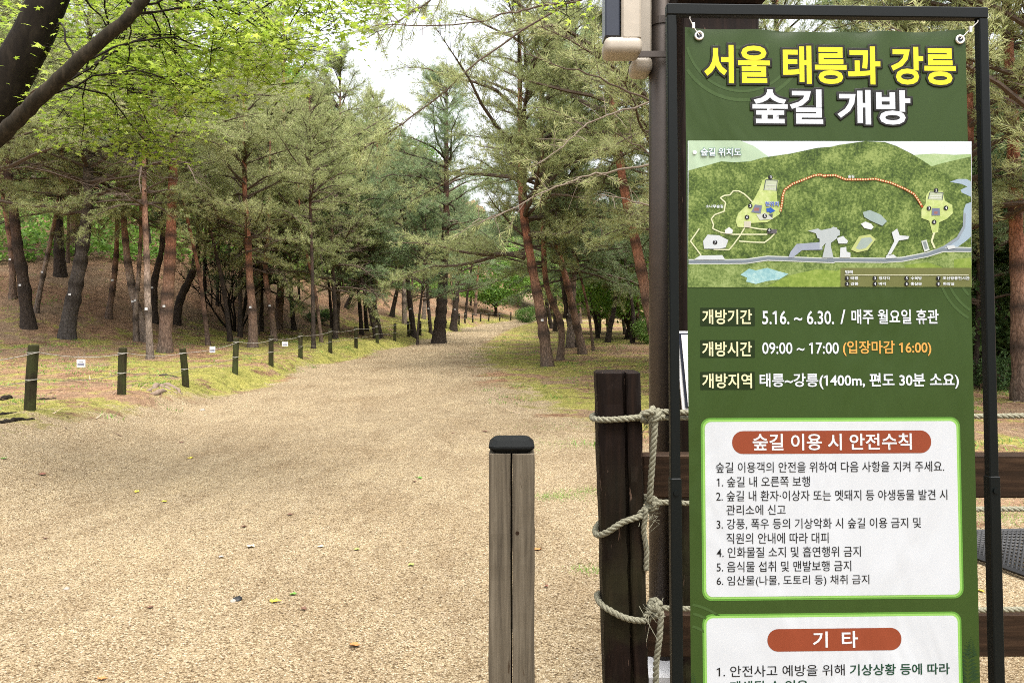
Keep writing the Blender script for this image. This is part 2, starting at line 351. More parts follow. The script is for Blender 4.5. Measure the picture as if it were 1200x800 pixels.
# tufts of grass in the gravel near the fence
tx, ty = [], []
for px, py, n, sg in ((657, 582, 420, .09), (691, 668, 160, .05), (666, 520, 500, .22), (687, 576, 260, .09), (1160, 606, 900, .22), (1190, 600, 600, .2), (648, 500, 300, .25), (640, 583, 120, .07)):
    p = hit(px, py); tx.append(p[0]+rng.normal(0, sg*1.3, n)); ty.append(p[1]+rng.normal(0, sg, n))
scatter_blades(np.concatenate(tx), np.concatenate(ty), .028, .005, .7, M['leaf_under'], 'grass_sprout', label='green grass sprouting through the gravel', category='grass', kind='stuff')
# pebbles on the path near the camera
n = 70000; Y1 = 2.6*np.exp(rng.uniform(0, 1, n)*math.log(4.2)); X1 = rng.uniform(-.75, .75, n)*Y1
gk = masks(X1, Y1)[0] > .45; X1, Y1 = X1[gk], Y1[gk]; n = len(X1); r = rng.uniform(.0014, .0040, n)*(1+.25*(Y1-2.6)/4)
big_ = rng.uniform(0, 1, n) > .992; r[big_] *= 2.2
a0 = rng.uniform(0, 6.28, n); c0 = np.stack([X1, Y1, H(X1, Y1)], -1); vs = []
for k in range(4):
    rr = r*rng.uniform(.7, 1.3, n); vs.append(c0+np.stack([np.cos(a0+k*1.57)*rr, np.sin(a0+k*1.57)*rr, 0*rr-.001], -1))
vs.append(c0+np.stack([rng.normal(0, .3, n)*r, rng.normal(0, .3, n)*r, r*rng.uniform(.6, 1.1, n)], -1))
vs = np.stack(vs, 1).reshape(-1, 3); q = np.arange(n)[:, None]*5
fs = np.concatenate([q+np.array([[0, 1, 4]]), q+np.array([[1, 2, 4]]), q+np.array([[2, 3, 4]]), q+np.array([[3, 0, 4]])])
pm = leafy('gravel_stone', ((.12, .09, .055), (.23, .178, .108), (.30, .24, .15), (.40, .35, .25)), .0, nscale=30)
link('gravel', mesh_np('gravel', vs, fs, pm), label='loose sandy gravel grains on the path', category='gravel', kind='stuff')

def leaf_quads(P, size, mat, name, flat=.5, data_only=False):
    n = len(P); nrm = rng.normal(0, 1, (n, 3)); nrm[:, 2] = np.abs(nrm[:, 2])+flat; nrm /= np.linalg.norm(nrm, axis=1)[:, None]
    u = np.cross(nrm, rng.normal(0, 1, (n, 3))); u /= np.linalg.norm(u, axis=1)[:, None]; w = np.cross(nrm, u)
    s = (size*rng.uniform(.6, 1.3, n))[:, None]
    v = np.stack([P-u*s, P-w*s*.5, P+u*s, P+w*s*.5], 1).reshape(-1, 3)
    return mesh_np(name, v, np.arange(4*n).reshape(-1, 4), mat)
# undergrowth on the upper hillside (reads as one mass)
n = 330000; X1 = rng.uniform(-60, 6, n); Y1 = rng.uniform(18, 85, n); hd = hill_d(X1, Y1)
lim = 8.5+2.5*wave(X1, Y1, .22, 2)-.13*(X1+15)
k = (hd > lim) & (hd < 34) & (np.abs(X1/Y1) < .8); X1, Y1, hd = X1[k], Y1[k], hd[k]
k = rng.uniform(0, 1, len(X1)) < .9; X1, Y1 = X1[k], Y1[k]
top = .55+.45*wave(X1, Y1, 1.3, 3)+.35*wave(X1, Y1, .5, 8)
Pz = H(X1, Y1)+np.maximum(.05, top)*rng.uniform(.15, 1, len(X1))
link('undergrowth', leaf_quads(np.stack([X1, Y1, Pz], -1), .13, M['leaf_under'], 'undergrowth', .8), label='bright green shrubby undergrowth on the upper hillside', category='undergrowth', kind='stuff')

# ------------------------------------------------------------------ tree building blocks
def tuft_needles(TP, TD, k, ln, wd):
    n = len(TP); TP = np.repeat(TP, k, 0); TD = np.repeat(TD, k, 0); m = n*k
    r = rng.normal(0, 1, (m, 3)); r -= TD*np.sum(r*TD, 1)[:, None]; r /= np.linalg.norm(r, axis=1)[:, None]
    c = rng.uniform(.25, 1.15, m)[:, None]; d = TD*np.cos(c)+r*np.sin(c); L = (ln*rng.uniform(.7, 1.2, m))[:, None]
    s = np.cross(d, rng.normal(0, 1, (m, 3))); s /= np.linalg.norm(s, axis=1)[:, None]
    b0 = TP+TD*rng.uniform(-.04, .04, m)[:, None]
    mid = b0+d*L*.45
    return np.stack([b0-s*wd*.15, mid-s*wd*.5, b0+d*L, mid+s*wd*.5], 1).reshape(-1, 3)
def crown_mesh(name, seed, Hc, R, whorl=.42, k=11, droop=.15, needle='needle', bare=.25, ln=.115, wd=.0085, up=.35):
    global rng
    keep = rng; rng = np.random.default_rng(seed); w = MB(); TP, TD = [], []
    z = 0.0
    while z < Hc:
        tz = z/Hc
        for q in range(rng.integers(3, 6)):
            az = rng.uniform(0, 2*math.pi); L = (R*(1-tz**1.7)*rng.uniform(.55, 1.12)+.35)
            if tz < .12: L *= rng.uniform(.45, .95)
            el = up*rng.uniform(.2, 1.2)+tz*.7; m = 7; pts = [np.array([0, 0, z+rng.uniform(-.08, .08)])]
            a = az; e = el
            for i in range(m-1):
                a += rng.normal(0, .16); e += rng.normal(-droop*.3, .13)
                pts.append(pts[-1]+L/(m-1)*np.array([math.cos(a)*math.cos(e), math.sin(a)*math.cos(e), math.sin(e)]))
            P = np.array(pts); r0 = .012+.013*L
            w.tube(P, np.linspace(r0, .005, m), 5, 0, False)
            nt = int(5+L*8)
            dead = tz < .2 and rng.uniform() < bare
            for j in range(nt):
                s = rng.uniform(.22, 1)*(m-1); i = min(int(s), m-2); p = P[i]+(P[i+1]-P[i])*(s-i)
                d0 = P[i+1]-P[i]; d0 /= np.linalg.norm(d0)
                sd_ = rng.choice([-1, 1])*rng.uniform(.5, 1.1); ca, sa = math.cos(sd_), math.sin(sd_)
                d = np.array([d0[0]*ca-d0[1]*sa, d0[0]*sa+d0[1]*ca, d0[2]+rng.uniform(-.25, .4)]); d /= np.linalg.norm(d)
                l = rng.uniform(.25, .8)*(.5+.3*L)*(1.15-.6*s/(m-1)); p1 = p+d*l*.5+np.array([0, 0, .03]); p2 = p+d*l+np.array([0, 0, rng.uniform(-.08, .12)])
                w.tube([p, p1, p2], [.006, .0045, .003], 3, 0, False)
                if dead: continue
                nn = max(3, int(l/.075))
                for u in np.linspace(.3, 1.0, nn):
                    q_ = p+(p2-p)*u+rng.normal(0, .035, 3); dd = d+rng.normal(0, .45, 3)+np.array([0, 0, .25]); TP.append(q_); TD.append(dd/np.linalg.norm(dd))
            if not dead:
                for u in np.linspace(.6, 1, 7):
                    s = u*(m-1); i = min(int(s), m-2); p = P[i]+(P[i+1]-P[i])*(s-i); dd = P[i+1]-P[i]+rng.normal(0, .1, 3); TP.append(p); TD.append(dd/np.linalg.norm(dd))
        z += whorl*rng.uniform(.7, 1.3)*(1-.3*tz)
    NV = tuft_needles(np.array(TP), np.array(TD), k, ln, wd)
    tw = np.array([[*q, q[-1]] if len(q) == 3 else q for q in w.f if len(q) == 4]); wv = np.array(w.v)
    nf = np.arange(len(NV)).reshape(-1, 4)+len(wv)
    me = mesh_np(name, np.concatenate([wv, NV]), np.concatenate([tw, nf]), [M['twig'], M[needle]], np.r_[np.zeros(len(tw)), np.ones(len(nf))])
    rng = keep; print(name, len(nf), 'needles', len(tw)); return me
CR = [crown_mesh('pine_crown', 11, 5.6, 2.9), crown_mesh('pine_crown', 12, 6.6, 3.4, whorl=.46), crown_mesh('pine_crown', 13, 5.0, 2.5, droop=.35, bare=.5),
      crown_mesh('pine_crown', 14, 6.0, 3.1, needle='needle_dark', droop=.3), crown_mesh('pine_crown', 15, 4.4, 2.3, needle='needle_dark')]
CRH = [5.6, 6.6, 5.0, 6.0, 4.4]

def trunk_mesh(pts, r0, r1, mat, seed, flare=.35, whorls=True, n=10):
    rs = np.random.default_rng(seed); P = np.array(pts, float)
    seg = np.r_[0, np.cumsum(np.linalg.norm(np.diff(P, axis=0), axis=1))]; L = seg[-1]; m = max(8, int(L/.22))
    s = np.linspace(0, L, m); Q = np.stack([np.interp(s, seg, P[:, i]) for i in range(3)], -1)
    for _ in range(3): Q[1:-1] = (Q[:-2]+2*Q[1:-1]+Q[2:])/4
    Rr = r0+(r1-r0)*(s/L)**.8; scar = np.zeros(m)
    Rr = Rr*(1+flare*np.exp(-s/.22)); Rr *= 1+rs.normal(0, .035, m)
    if whorls:
        for h in np.arange(rs.uniform(.9, 1.4), L, rs.uniform(.5, .75)):
            i = int(h/L*(m-1)); Rr[i] *= 1.16; scar[i] = 1
    Q[0, 2] -= .12
    mb = MB(); mb.tube(Q, Rr, n, 0, False); v = np.array(mb.v); v += rs.normal(0, r0*.035, v.shape)
    me = mesh_np('trunk', v, np.array(mb.f), mat, smooth=True)
    a = me.attributes.new('scar', 'FLOAT', 'POINT'); a.data.foreach_set('value', np.repeat(scar, n).astype(np.float32))
    return me
tag_me = mesh_pd('tag', MB().box((0, 0, 0), (.035, .004, .028)).v, MB().box((0, 0, 0), (.035, .004, .028)).f, M['white'])

def pine(base, pts, wbase, mat, label, crown=0, cs=1.0, top=None, tag=False, cdrop=.9, group=None, name='pine_tree', sd=0, crown_rot=None):
    """base/pts in world; trunk follows pts, then rises to the crown top"""
    root = thing(name, tuple(base), label, 'tree', group)
    rel = [np.zeros(3)]+[np.array(p)-base for p in pts]
    last = rel[-1]; d = last-rel[-2] if len(rel) > 1 else np.array([0, 0, 1.]); d = d/np.linalg.norm(d)
    hc = CRH[crown]*cs; cz = max(1.2, last[2]-cdrop); zt = cz+hc*.97
    e = last.copy(); ext = []
    for i in range(1, 5):
        f = i/4; z = last[2]+(zt-last[2])*f; e = np.array([last[0]+d[0]*.5*(1-(1-f)**2), last[1]+d[1]*.5*(1-(1-f)**2), z]); ext.append(e)
    if zt > last[2]+.5: rel += ext
    link('trunk', trunk_mesh(rel, wbase/2, .025, mat, sd+1), root)
    zz = np.array(rel); cx = np.interp(cz, zz[:, 2], zz[:, 0]); cyy = np.interp(cz, zz[:, 2], zz[:, 1])
    mx = np.interp(cz+hc*.5, zz[:, 2], zz[:, 0]); my = np.interp(cz+hc*.5, zz[:, 2], zz[:, 1])
    c = link('crown', CR[crown], root, ((cx+mx)/2, (cyy+my)/2, cz)); c.scale = (cs, cs, cs)
    c.rotation_euler = (0, 0, crown_rot if crown_rot is not None else (sd*2.399) % 6.283)
    if tag:
        z = 1.25; x = np.interp(z, zz[:, 2], zz[:, 0]); y = np.interp(z, zz[:, 2], zz[:, 1])
        link('tag', tag_me, root, (x, y-wbase/2*.93-.012, z))
    return root
# ------------------------------------------------------------------ the pines one can tell apart
# base px, px points up the trunk, width px at base, bark, crown variant, crown scale, tag, label
R_, P_, D_ = 'bark_red', 'bark_pale', 'bark_dark'
HERO = [
 ((34, 384), [(31, 365), (28, 331), (20, 285), (15, 237), (8, 195)], 15, D_, 0, 1.0, 1, 'thick dark pine standing at the far left edge behind the low fence'),
 ((15, 350), [(15, 325), (14, 294), (8, 255), (3, 225)], 8, R_, 2, 1.0, 1, 'thin pine crossing behind the thick dark pine at the far left edge'),
 ((42, 366), [(48, 335), (56, 297), (66, 250), (71, 222)], 6, P_, 2, .9, 1, 'slender pale pine leaning right beside the thick dark pine on the left'),
 ((71, 324), [(69, 300), (69, 271), (67, 235)], 13, D_, 3, 1.1, 0, 'short thick dark pine at the top of the brown slope on the left'),
 ((78, 396), [(80, 375), (86, 350), (94, 310), (101, 262), (103, 235)], 18, 'bark_char', 1, 1.0, 1, 'stout charcoal grey pine curving right, in the open left of the tall red pine'),
 ((127, 373), [(130, 350), (134, 327), (137, 285), (138, 240)], 7, R_, 2, 1.0, 1, 'slim pine on the litter slope midway between the charcoal pine and the forked pair'),
 ((172, 401), [(166, 380), (157, 350), (150, 310), (146, 270), (142, 230)], 11, P_, 0, .95, 1, 'pale pine leaning left, meeting its neighbour at the base left of the red pine'),
 ((176, 421), [(175, 395), (173, 350), (172, 300), (170, 262), (169, 225)], 8.5, P_, 2, 1.05, 1, 'straight narrow pine nearest the cord fence, just left of the red pine'),
 ((193, 413), [(194, 385), (197, 340), (200, 290), (201, 250), (203, 200), (206, 140)], 15.5, R_, 1, 1.0, 1, 'tall straight red barked pine rising through the left canopy'),
 ((181, 380), [(180, 350), (181, 324), (190, 295), (191, 262)], 9, D_, 3, .8, 1, 'dark crooked pine seen behind the forked pair left of the red pine'),
 ((206, 380), [(209, 355), (216, 338), (226, 322), (233, 285), (235, 245)], 9.5, D_, 0, .9, 0, 'pine with a swept base curving right, just right of the red pine'),
 ((160, 400), [(158, 375), (161, 340), (164, 300), (166, 250)], 6, P_, 2, .9, 1, 'thin pine behind the leaning pale pine left of the red pine'),
 ((296, 407), [(297, 385), (295, 355), (292, 315), (291, 280), (287, 235)], 11, R_, 0, .95, 1, 'red pine with a dark base beside the bare shrub'),
 ((321, 400), [(320, 375), (316, 350), (310, 325), (312, 300), (315, 265)], 8, R_, 2, 1.0, 1, 'wavy orange brown pine right of the pine beside the bare shrub'),
 ((306, 388), [(306, 360), (306, 330), (305, 290)], 6, D_, 3, .9, 0, 'dark upright pine between the two red pines near the bare shrub'),
 ((345, 387), [(342, 365), (341, 335), (340, 290)], 5.5, D_, 4, 1.1, 0, 'thin dark pine right of the wavy pine, left of the small green bush'),
 ((393, 397), [(393, 375), (392, 350), (390, 325), (389, 290)], 6, D_, 2, 1.25, 0, 'slim dark pine with a limb forking left, behind the middle of the cord fence'),
 ((424, 392), [(422, 365), (420, 342), (419, 315)], 5, D_, 4, 1.0, 0, 'leftmost stem of the tight cluster behind the cord fence'),
 ((430, 388), [(428, 360), (426, 330), (426, 305)], 5, D_, 2, .8, 0, 'upright stem in the middle of the tight cluster behind the cord fence'),
 ((442, 397), [(438, 378), (432, 355), (424, 330), (420, 305)], 7, D_, 3, .8, 0, 'thickest stem of the tight cluster, leaning left over the cord fence'),
 ((447, 396), [(443, 375), (439, 355), (434, 325), (433, 300)], 4.5, D_, 2, .7, 0, 'rightmost thin stem of the tight cluster behind the cord fence'),
 ((405, 361), [(412, 346), (420, 331), (424, 310)], 5.5, D_, 4, 1.0, 0, 'dark pine leaning right across the sunlit grass behind the tight cluster'),
 ((459, 371), [(462, 355), (466, 338), (470, 310)], 6, D_, 0, .8, 1, 'dark pine leaning right between the tight cluster and the big dark trunk'),
 ((485, 395), [(483, 375), (480, 350), (477, 325), (476, 290), (474, 260)], 7, D_, 1, .8, 1, 'straight red brown pine two stems left of the big dark trunk'),
 ((489, 404), [(490, 380), (493, 355), (497, 325)], 3, D_, 4, .8, 0, 'very thin sapling pine at the fence left of the big dark trunk'),
 ((505, 391), [(503, 370), (501, 345), (501, 310)], 4.5, D_, 2, .8, 1, 'thin pine close against the left side of the big dark trunk'),
 ((514, 402), [(516, 380), (518, 350), (520, 315), (522, 280), (523, 240)], 15, D_, 3, 1.25, 0, 'big dark smooth trunked pine standing at the fence by the left path edge'),
 ((531, 388), [(533, 370), (535, 345), (537, 310)], 9, D_, 4, 1.3, 1, 'dark pine just right of and behind the big dark trunk'),
 ((642, 429), [(639, 405), (636, 380), (629, 340), (621, 300), (615, 262), (611, 230)], 14, R_, 1, 1.25, 1, 'nearest pine right of the path, leaning left, with a white tag'),
 ((656, 422), [(659, 400), (658, 375), (651, 362), (643, 348), (638, 320), (637, 285), (635, 248)], 8.5, R_, 0, 1.15, 0, 'S curved pine just right of the nearest leaning pine'),
 ((683, 415), [(678, 390), (671, 360), (663, 325), (655, 295), (646, 268), (638, 240)], 10, R_, 3, 1.15, 0, 'bright red pine leaning left, rightmost of the group beside the path'),
 ((673, 407), [(668, 385), (664, 362), (660, 340), (657, 300)], 7, D_, 3, .9, 1, 'short dark pine behind the red leaning pines beside the path'),
 ((647, 385), [(643, 368), (640, 350), (638, 320)], 5, D_, 2, .9, 0, 'thin pine seen between the curved pine and the nearest leaning pine'),
 ((701, 396), [(698, 375), (694, 355), (690, 340), (688, 305)], 5, D_, 4, 1.0, 0, 'thin pine leaning left, first beyond the group beside the path'),
 ((712, 401), [(714, 385), (719, 368), (722, 345), (720, 318), (716, 280)], 6.5, D_, 0, .8, 0, 'twin stemmed bent pine in the middle of the right hand grove'),
 ((716, 386), [(714, 360), (713, 325), (712, 290)], 5, R_, 2, .9, 0, 'upright pine behind the bent pine in the right hand grove'),
 ((741, 402), [(743, 375), (740, 350), (734, 325), (731, 290)], 5.5, D_, 2, 1.0, 0, 'thin pine closest to the steel pole in the right hand grove'),
 ((733, 392), [(729, 368), (726, 349), (722, 320)], 4, D_, 4, .9, 0, 'small leaning pine left of the one closest to the steel pole'),
 ((752, 393), [(748, 365), (741, 340), (735, 322), (731, 285)], 5, D_, 0, .7, 0, 'reddish thin pine almost hidden behind the steel pole'),
 ((776, 440), [(768, 395), (757, 345), (748, 297), (737, 250), (731, 220), (722, 160), (716, 95)], 15, R_, 1, 1.25, 0, 'large red pine leaning left out from behind the steel pole'),
 ((1197, 470), [(1195, 400), (1192, 300), (1188, 180), (1182, 60), (1178, -60)], 20, R_, 1, .9, 0, 'thick red pine at the right edge of frame beyond the banner stand'),
 ((1143, 452), [(1144, 420), (1146, 380), (1147, 300)], 6, D_, 4, 1.0, 0, 'thin dark pine in the gap between banner and right frame post'),
]
M['bark_char'] = bark_mat('charcoal_pine_bark', (.06, .053, .048), (.11, .095, .085), (.14, .115, .09), .5, 6)
roots = {}
for i, (bp, pts, w, mt, cr, cs, tg, lb) in enumerate(HERO):
    y0 = 12 if bp[0] > 1100 else 5
    bs = hit(*bp, y0=y0); Y = bs[1]; rr = random.Random(i)
    wp = []
    for j, (x, y) in enumerate(pts): wp.append(ray(x, y, Y+rr.uniform(-.012, .012)*Y*(j/len(pts))))
    lastz = wp[-1][2]; cd = .9 if lastz < 4 else 1.6
    if bp[0] < 260: cd = .3
    elif lastz-cd > 3.6 and i not in (8, 39, 40): cd = lastz-(4.1 if bp[0] < 560 else 3.4)
    grp = 'pines on the left beyond the cord fence' if bp[0] < 560 else 'pines on the right of the path'
    roots[i] = pine(bs, wp, w*Y/FPX, M[mt], lb, cr, cs, tag=tg, cdrop=cd, group=grp, sd=i)
    print(i, 'Y=%.1f X=%.1f z=%.2f last z=%.1f w=%.2f' % (Y, bs[0], bs[2], lastz, w*Y/FPX))

# pines of the stand behind (individually placed; nothing tells most of them apart)
def clear_of_path(X, Y, m=1.2):
    L, R = path_edges(np.array(float(Y))); 
    return not (L-m < X < R+m) and not (62 < Y < 73 and X > -3)
occupied = [tuple(r.location[:2]) for r in roots.values()]
rb = random.Random(21)
ZONES = [
 (18, (-.66, -.24), (23, 36), 'thin leaning pine among the larger pines on the left', 'thin pines between the larger ones on the left', 1.3),
 (9, (.07, .30), (24, 46), 'thin leaning pine within the right hand grove', 'thin pines within the right hand grove', 1.3),  # name, count, X/Y slope range, Y range, label, group, min tile distance
 (15, (-.70, -.20), (34, 62), 'pine in the dense stand on the left hillside', 'pines of the left hillside stand', 2.4),
 (42, (-.20, .06), (40, 92), 'pine in the dense stand beyond the end of the path', 'pines beyond the end of the path', 2.6),
 (34, (.06, .75), (24, 80), 'pine in the dense stand beyond the right hand grove', 'pines of the right hand stand', 2.3),
]
SK = ((.34, .74, 'bark_dark'),)
for cnt, (t0, t1), (ya, yb), lb, gp, md in ZONES:
    k = 0; tries = 0
    while k < cnt and tries < 4000:
        tries += 1; Y = rb.uniform(ya, yb); X = Y*rb.uniform(t0, t1)
        if not clear_of_path(X, Y) or any((X-a)**2+(Y-b_)**2 < md*md for a, b_ in occupied): continue
        occupied.append((X, Y)); k += 1; z = h1(X, Y); bs = np.array([X, Y, z]); a = rb.uniform(0, 6.28); ln = rb.uniform(0, 1.0)
        hh = rb.uniform(2.8, 3.9)+(2.2 if t1 < -.1 and md > 1.5 else 1.2 if t1 < .07 else 0); wp = [bs+np.array([math.cos(a)*ln*.3, math.sin(a)*ln*.3, hh*.45]), bs+np.array([math.cos(a)*ln, math.sin(a)*ln, hh])]
        hh_ = 0; cr = rb.choice([0, 1, 2, 3, 4, 3]); sc = rb.uniform(.6, .95)
        thin = md < 1.5;  sc = sc*.72 if thin else sc
        pine(bs, wp, rb.uniform(.10, .17) if thin else rb.uniform(.14, .30), M[rb.choice([R_, D_, D_] if thin else [R_, D_, D_, P_])], lb, cr, sc, cdrop=.7, group=gp, sd=100+k+int(Y))
# taller pines whose tops fill the upper canopy
for k, (px, Y, lb) in enumerate([(-60, 17, 'tall pine whose crown shows at the upper left corner behind the maple'), (84, 30, 'tall pine whose crown rises behind the charcoal pine'), (298, 28, 'tall pine whose crown fills the canopy right of the red pine'),
        (326, 30, 'tall pine whose crown borders the sky gap on its left'), (668, 28, 'tall pine behind the leaning group, its crown right of the sky gap'), (437, 37, 'tall narrow pine whose thin top veils the sky gap'), (393, 33, 'tall pine behind the fence middle, its crown left of the sky gap'), (772, 20, 'tall pine hidden behind the steel pole, its crown over the right hand grove'), (775, 14, 'tall pine whose crown rises behind the lamp pole boxes'),
        (900, 19, 'tall pine whose crown shows above the banner'), (1040, 16, 'tall pine standing behind the right half of the banner'), (1120, 12.5, 'tall pine whose crown shows right of the banner'), (1250, 11, 'tall pine just outside the right edge whose boughs reach into view')]):
    X = (px-600)/FPX*Y; bs = np.array([X, Y, h1(X, Y)]); wp = [bs+np.array([.1, .1, 2.2]), bs+np.array([.2, 0, 4.2])]
    tp = pine(bs, wp, .32, M[R_ if k % 2 else P_], lb, (1, 3, 0)[k % 3], 1.45 if k in (1, 2, 3, 4) else 1.35 if k == 6 else 1.12 if k != 5 else 1.5, cdrop=1.0, group='tall pines of the upper canopy', sd=60+k)
    if k == 5: [c for c in tp.children if c.name.startswith('crown')][0].scale = (1.15, 1.15, 1.5)

# pine behind the banner with long bare boughs reaching left in front of the canopy
bs = np.array([(880-600)/FPX*9.5, 9.5, 0]); bs[2] = h1(bs[0], 9.5)
t_ = pine(bs, [ray(880, 300, 9.5), ray(878, 100, 9.5), ray(877, -60, 9.5)], .16, M[R_], 'red pine behind the banner whose long bare boughs reach left across the canopy', 4, 1.0, cdrop=.2, group='pines on the right of the path', sd=5)
BBK = plain('bare_bough_bark', (.19, .15, .11), .85)
BG = [[(878, -160), (720, -110), (600, -60), (520, -10), (470, 25), (430, 45)], [(878, -90), (740, -40), (620, 30), (540, 90), (480, 140), (440, 165), (415, 182)], [(878, -200), (700, -140), (560, -60), (480, -10), (420, 15)], [(878, 60), (800, 105), (757, 121), (720, 134), (695, 142), (676, 155), (655, 178), (621, 196)], [(878, 175), (800, 190), (757, 194), (715, 200), (690, 205), (665, 214), (640, 222), (610, 240), (580, 254), (553, 262)],
      [(878, 260), (790, 243), (757, 239), (730, 232), (702, 228)], [(878, -30), (760, -18), (680, 0), (620, 11), (597, 16), (560, 28), (500, 31), (440, 30)], [(878, 210), (800, 200), (757, 175), (720, 155)], [(878, 150), (790, 130), (740, 110), (700, 92), (655, 76), (610, 62)]]
for j, pl in enumerate(BG):
    Pp = [ray(x, y, 9.5-.16*q) for q, (x, y) in enumerate(pl)]; L = len(Pp); mb = MB()
    seg = np.linspace(0, L-1, L*3); Q = np.stack([np.interp(seg, range(L), np.array(Pp)[:, c]) for c in range(3)], -1); rs = np.random.default_rng(j); Q[1:-1] += rs.normal(0, .012, Q[1:-1].shape)
    mb.tube(Q, np.linspace(.017 if 3 <= j < 6 else .017, .005, len(Q)), 6, 0, False)
    TP, TD = [], []
    for i in ([q//4 for q in range(len(Q)//2*4, len(Q)*4-4)] if j < 3 else range(len(Q)//3, len(Q)-1)):
        d = Q[i+1]-Q[i]; d /= np.linalg.norm(d)+1e-9; tdir = d*.6+rs.normal(0, .55, 3); tdir /= np.linalg.norm(tdir); l = rs.uniform(.15, .45)
        e = Q[i]+tdir*l; mb.tube([Q[i], (Q[i]+e)/2+[0, 0, .02], e], [.005, .004, .003], 3, 0, False)
        if rs.uniform() < (.95 if j < 3 else .55):
            for u in ((.35, .5, .65, .8, .9, 1) if j < 3 else (.6, .8, 1)): TP.append(Q[i]+tdir*l*u); TD.append(tdir)
    mb.build('bough', [BBK if 3 <= j < 6 else M['twig']], t_)
    NV = tuft_needles(np.array(TP), np.array(TD), 12, .10, .006)-np.array(t_.location)
    link('needle_tuft', mesh_np('needle_tuft', NV, np.arange(len(NV)).reshape(-1, 4), M['needle']), t_, kind='stuff')

# ------------------------------------------------------------------ broadleaf trees and bushes
def leaf_crown(name, seed, Rx, Rz, ncl, nl, size, mat):
    global rng
    keep = rng; rng = np.random.default_rng(seed); c = rng.normal(0, 1, (ncl, 3)); c /= np.linalg.norm(c, axis=1)[:, None]
    c *= rng.uniform(.35, 1, ncl)[:, None]**.6; c *= [Rx, Rx, Rz]; c[:, 2] += Rz
    P = np.repeat(c, nl, 0)+rng.normal(0, 1, (ncl*nl, 3))*np.array([.16, .16, .10])*Rx
    me = leaf_quads(P, size, mat, name, .4); rng = keep; return me
BL = [leaf_crown('leaf_crown', 5, 2.6, 2.6, 90, 130, .09, M['leaf_green']), leaf_crown('leaf_crown', 6, 2.2, 3.0, 90, 130, .09, M['leaf_deep']), leaf_crown('leaf_crown', 8, 2.8, 2.2, 90, 130, .10, M['leaf_under'])]
def broadleaf(X, Y, h, sc, v, lb, gp, nm='broadleaf_tree'):
    z = h1(X, Y); r = thing(nm, (X, Y, z), lb, 'tree', gp); mb = MB()
    mb.tube([(X, Y, z-.1), (X+.1, Y, z+h*.6), (X, Y+.1, z+h+1.6*sc)], [.17, .13, .05], 8)
    for a in range(4):
        an = a*1.6+X; mb.tube([(X, Y, z+h*(.7+.08*a)), (X+math.cos(an)*.8*sc, Y+math.sin(an)*.8*sc, z+h+.9*sc), (X+math.cos(an)*1.5*sc, Y+math.sin(an)*1.5*sc, z+h+2.2*sc)], [.07, .05, .02], 5)
    mb.build('trunk', M[D_], r, smooth=True); c = link('crown', BL[v], r, (0, 0, h)); c.scale = (sc, sc, sc); c.rotation_euler = (0, 0, X*7 % 6.28)
k = 0
for (cnt, t0, t1, ya, yb, lb, gp) in [(16, -.72, -.18, 62, 88, 'broadleaf tree closing the view on top of the left hill', 'broadleaf trees on top of the left hill'), (13, -.2, .1, 88, 112, 'broadleaf tree closing the view beyond the path', 'broadleaf trees closing the view beyond the path'),
                                      (24, .03, .8, 55, 95, 'broadleaf tree closing the view behind the right hand stand', 'broadleaf trees behind the right hand stand'), (9, .44, .74, 17, 34, 'leafy tree in the dark thicket behind the banner', 'leafy trees in the thicket behind the banner')]:
    q = 0
    while q < cnt:
        Y = rb.uniform(ya, yb); X = Y*(t0+(t1-t0)*(q+rb.uniform(.1, .9))/cnt); q += 1
        if not clear_of_path(X, Y, 2): Y += 9
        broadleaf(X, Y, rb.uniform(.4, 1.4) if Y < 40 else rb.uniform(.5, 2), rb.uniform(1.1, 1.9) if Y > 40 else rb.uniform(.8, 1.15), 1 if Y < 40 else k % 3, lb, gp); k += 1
for px, py, Y, sc, v, lb in [(700, 380, 40, 1.1, 0, 'bright green broadleaf tree behind the right hand grove'), (735, 380, 34, .9, 2, 'light green leafy tree beside the steel pole'), (580, 378, 66, 1.2, 2, 'light green leafy tree where the path turns')]:
    X = (px-600)/FPX*Y; broadleaf(X, Y, .8, sc, v, lb, 'single leafy trees among the pines')
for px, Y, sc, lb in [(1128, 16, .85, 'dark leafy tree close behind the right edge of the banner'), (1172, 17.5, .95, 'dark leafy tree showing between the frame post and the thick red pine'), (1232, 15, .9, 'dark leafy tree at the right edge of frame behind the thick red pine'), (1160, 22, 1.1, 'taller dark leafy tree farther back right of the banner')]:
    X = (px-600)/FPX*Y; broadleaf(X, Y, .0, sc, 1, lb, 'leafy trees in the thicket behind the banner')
BU = [leaf_crown('foliage', 31, 1.0, .75, 60, 130, .045, M['leaf_green']), leaf_crown('foliage', 32, 1.0, .6, 40, 90, .05, M['leaf_deep'])]
def bush(px, py, wpx, v, lb, zs=1, Y=None):
    p = hit(px, py, 8) if Y is None else np.array([(px-600)/FPX*Y, Y, h1((px-600)/FPX*Y, Y)]); s = wpx/2*p[1]/FPX/1.15
    r = thing('bush', tuple(p), lb, 'bush'); c = link('foliage', BU[v], r, (0, 0, -.1*s)); c.scale = (s, s, s*zs)
    mb = MB()
    for a in range(5): mb.tube([p+[0, 0, -.1], p+np.array([math.cos(a*1.3)*.3*s, math.sin(a*1.3)*.3*s, .8*s*zs])], [.03, .012], 5)
    mb.build('stem', M['twig'], r)
bush(617, 378, 30, 0, 'rounded green bush at the end of the path where it turns')
bush(372, 378, 36, 1, 'small dark green bush on the slope behind the cord fence', .8)
bush(384, 372, 20, 0, 'small light green shrub beside the dark bush on the slope', .9)
bush(745, 374, 34, 1, 'dark clipped bush low behind the right hand grove', .6)
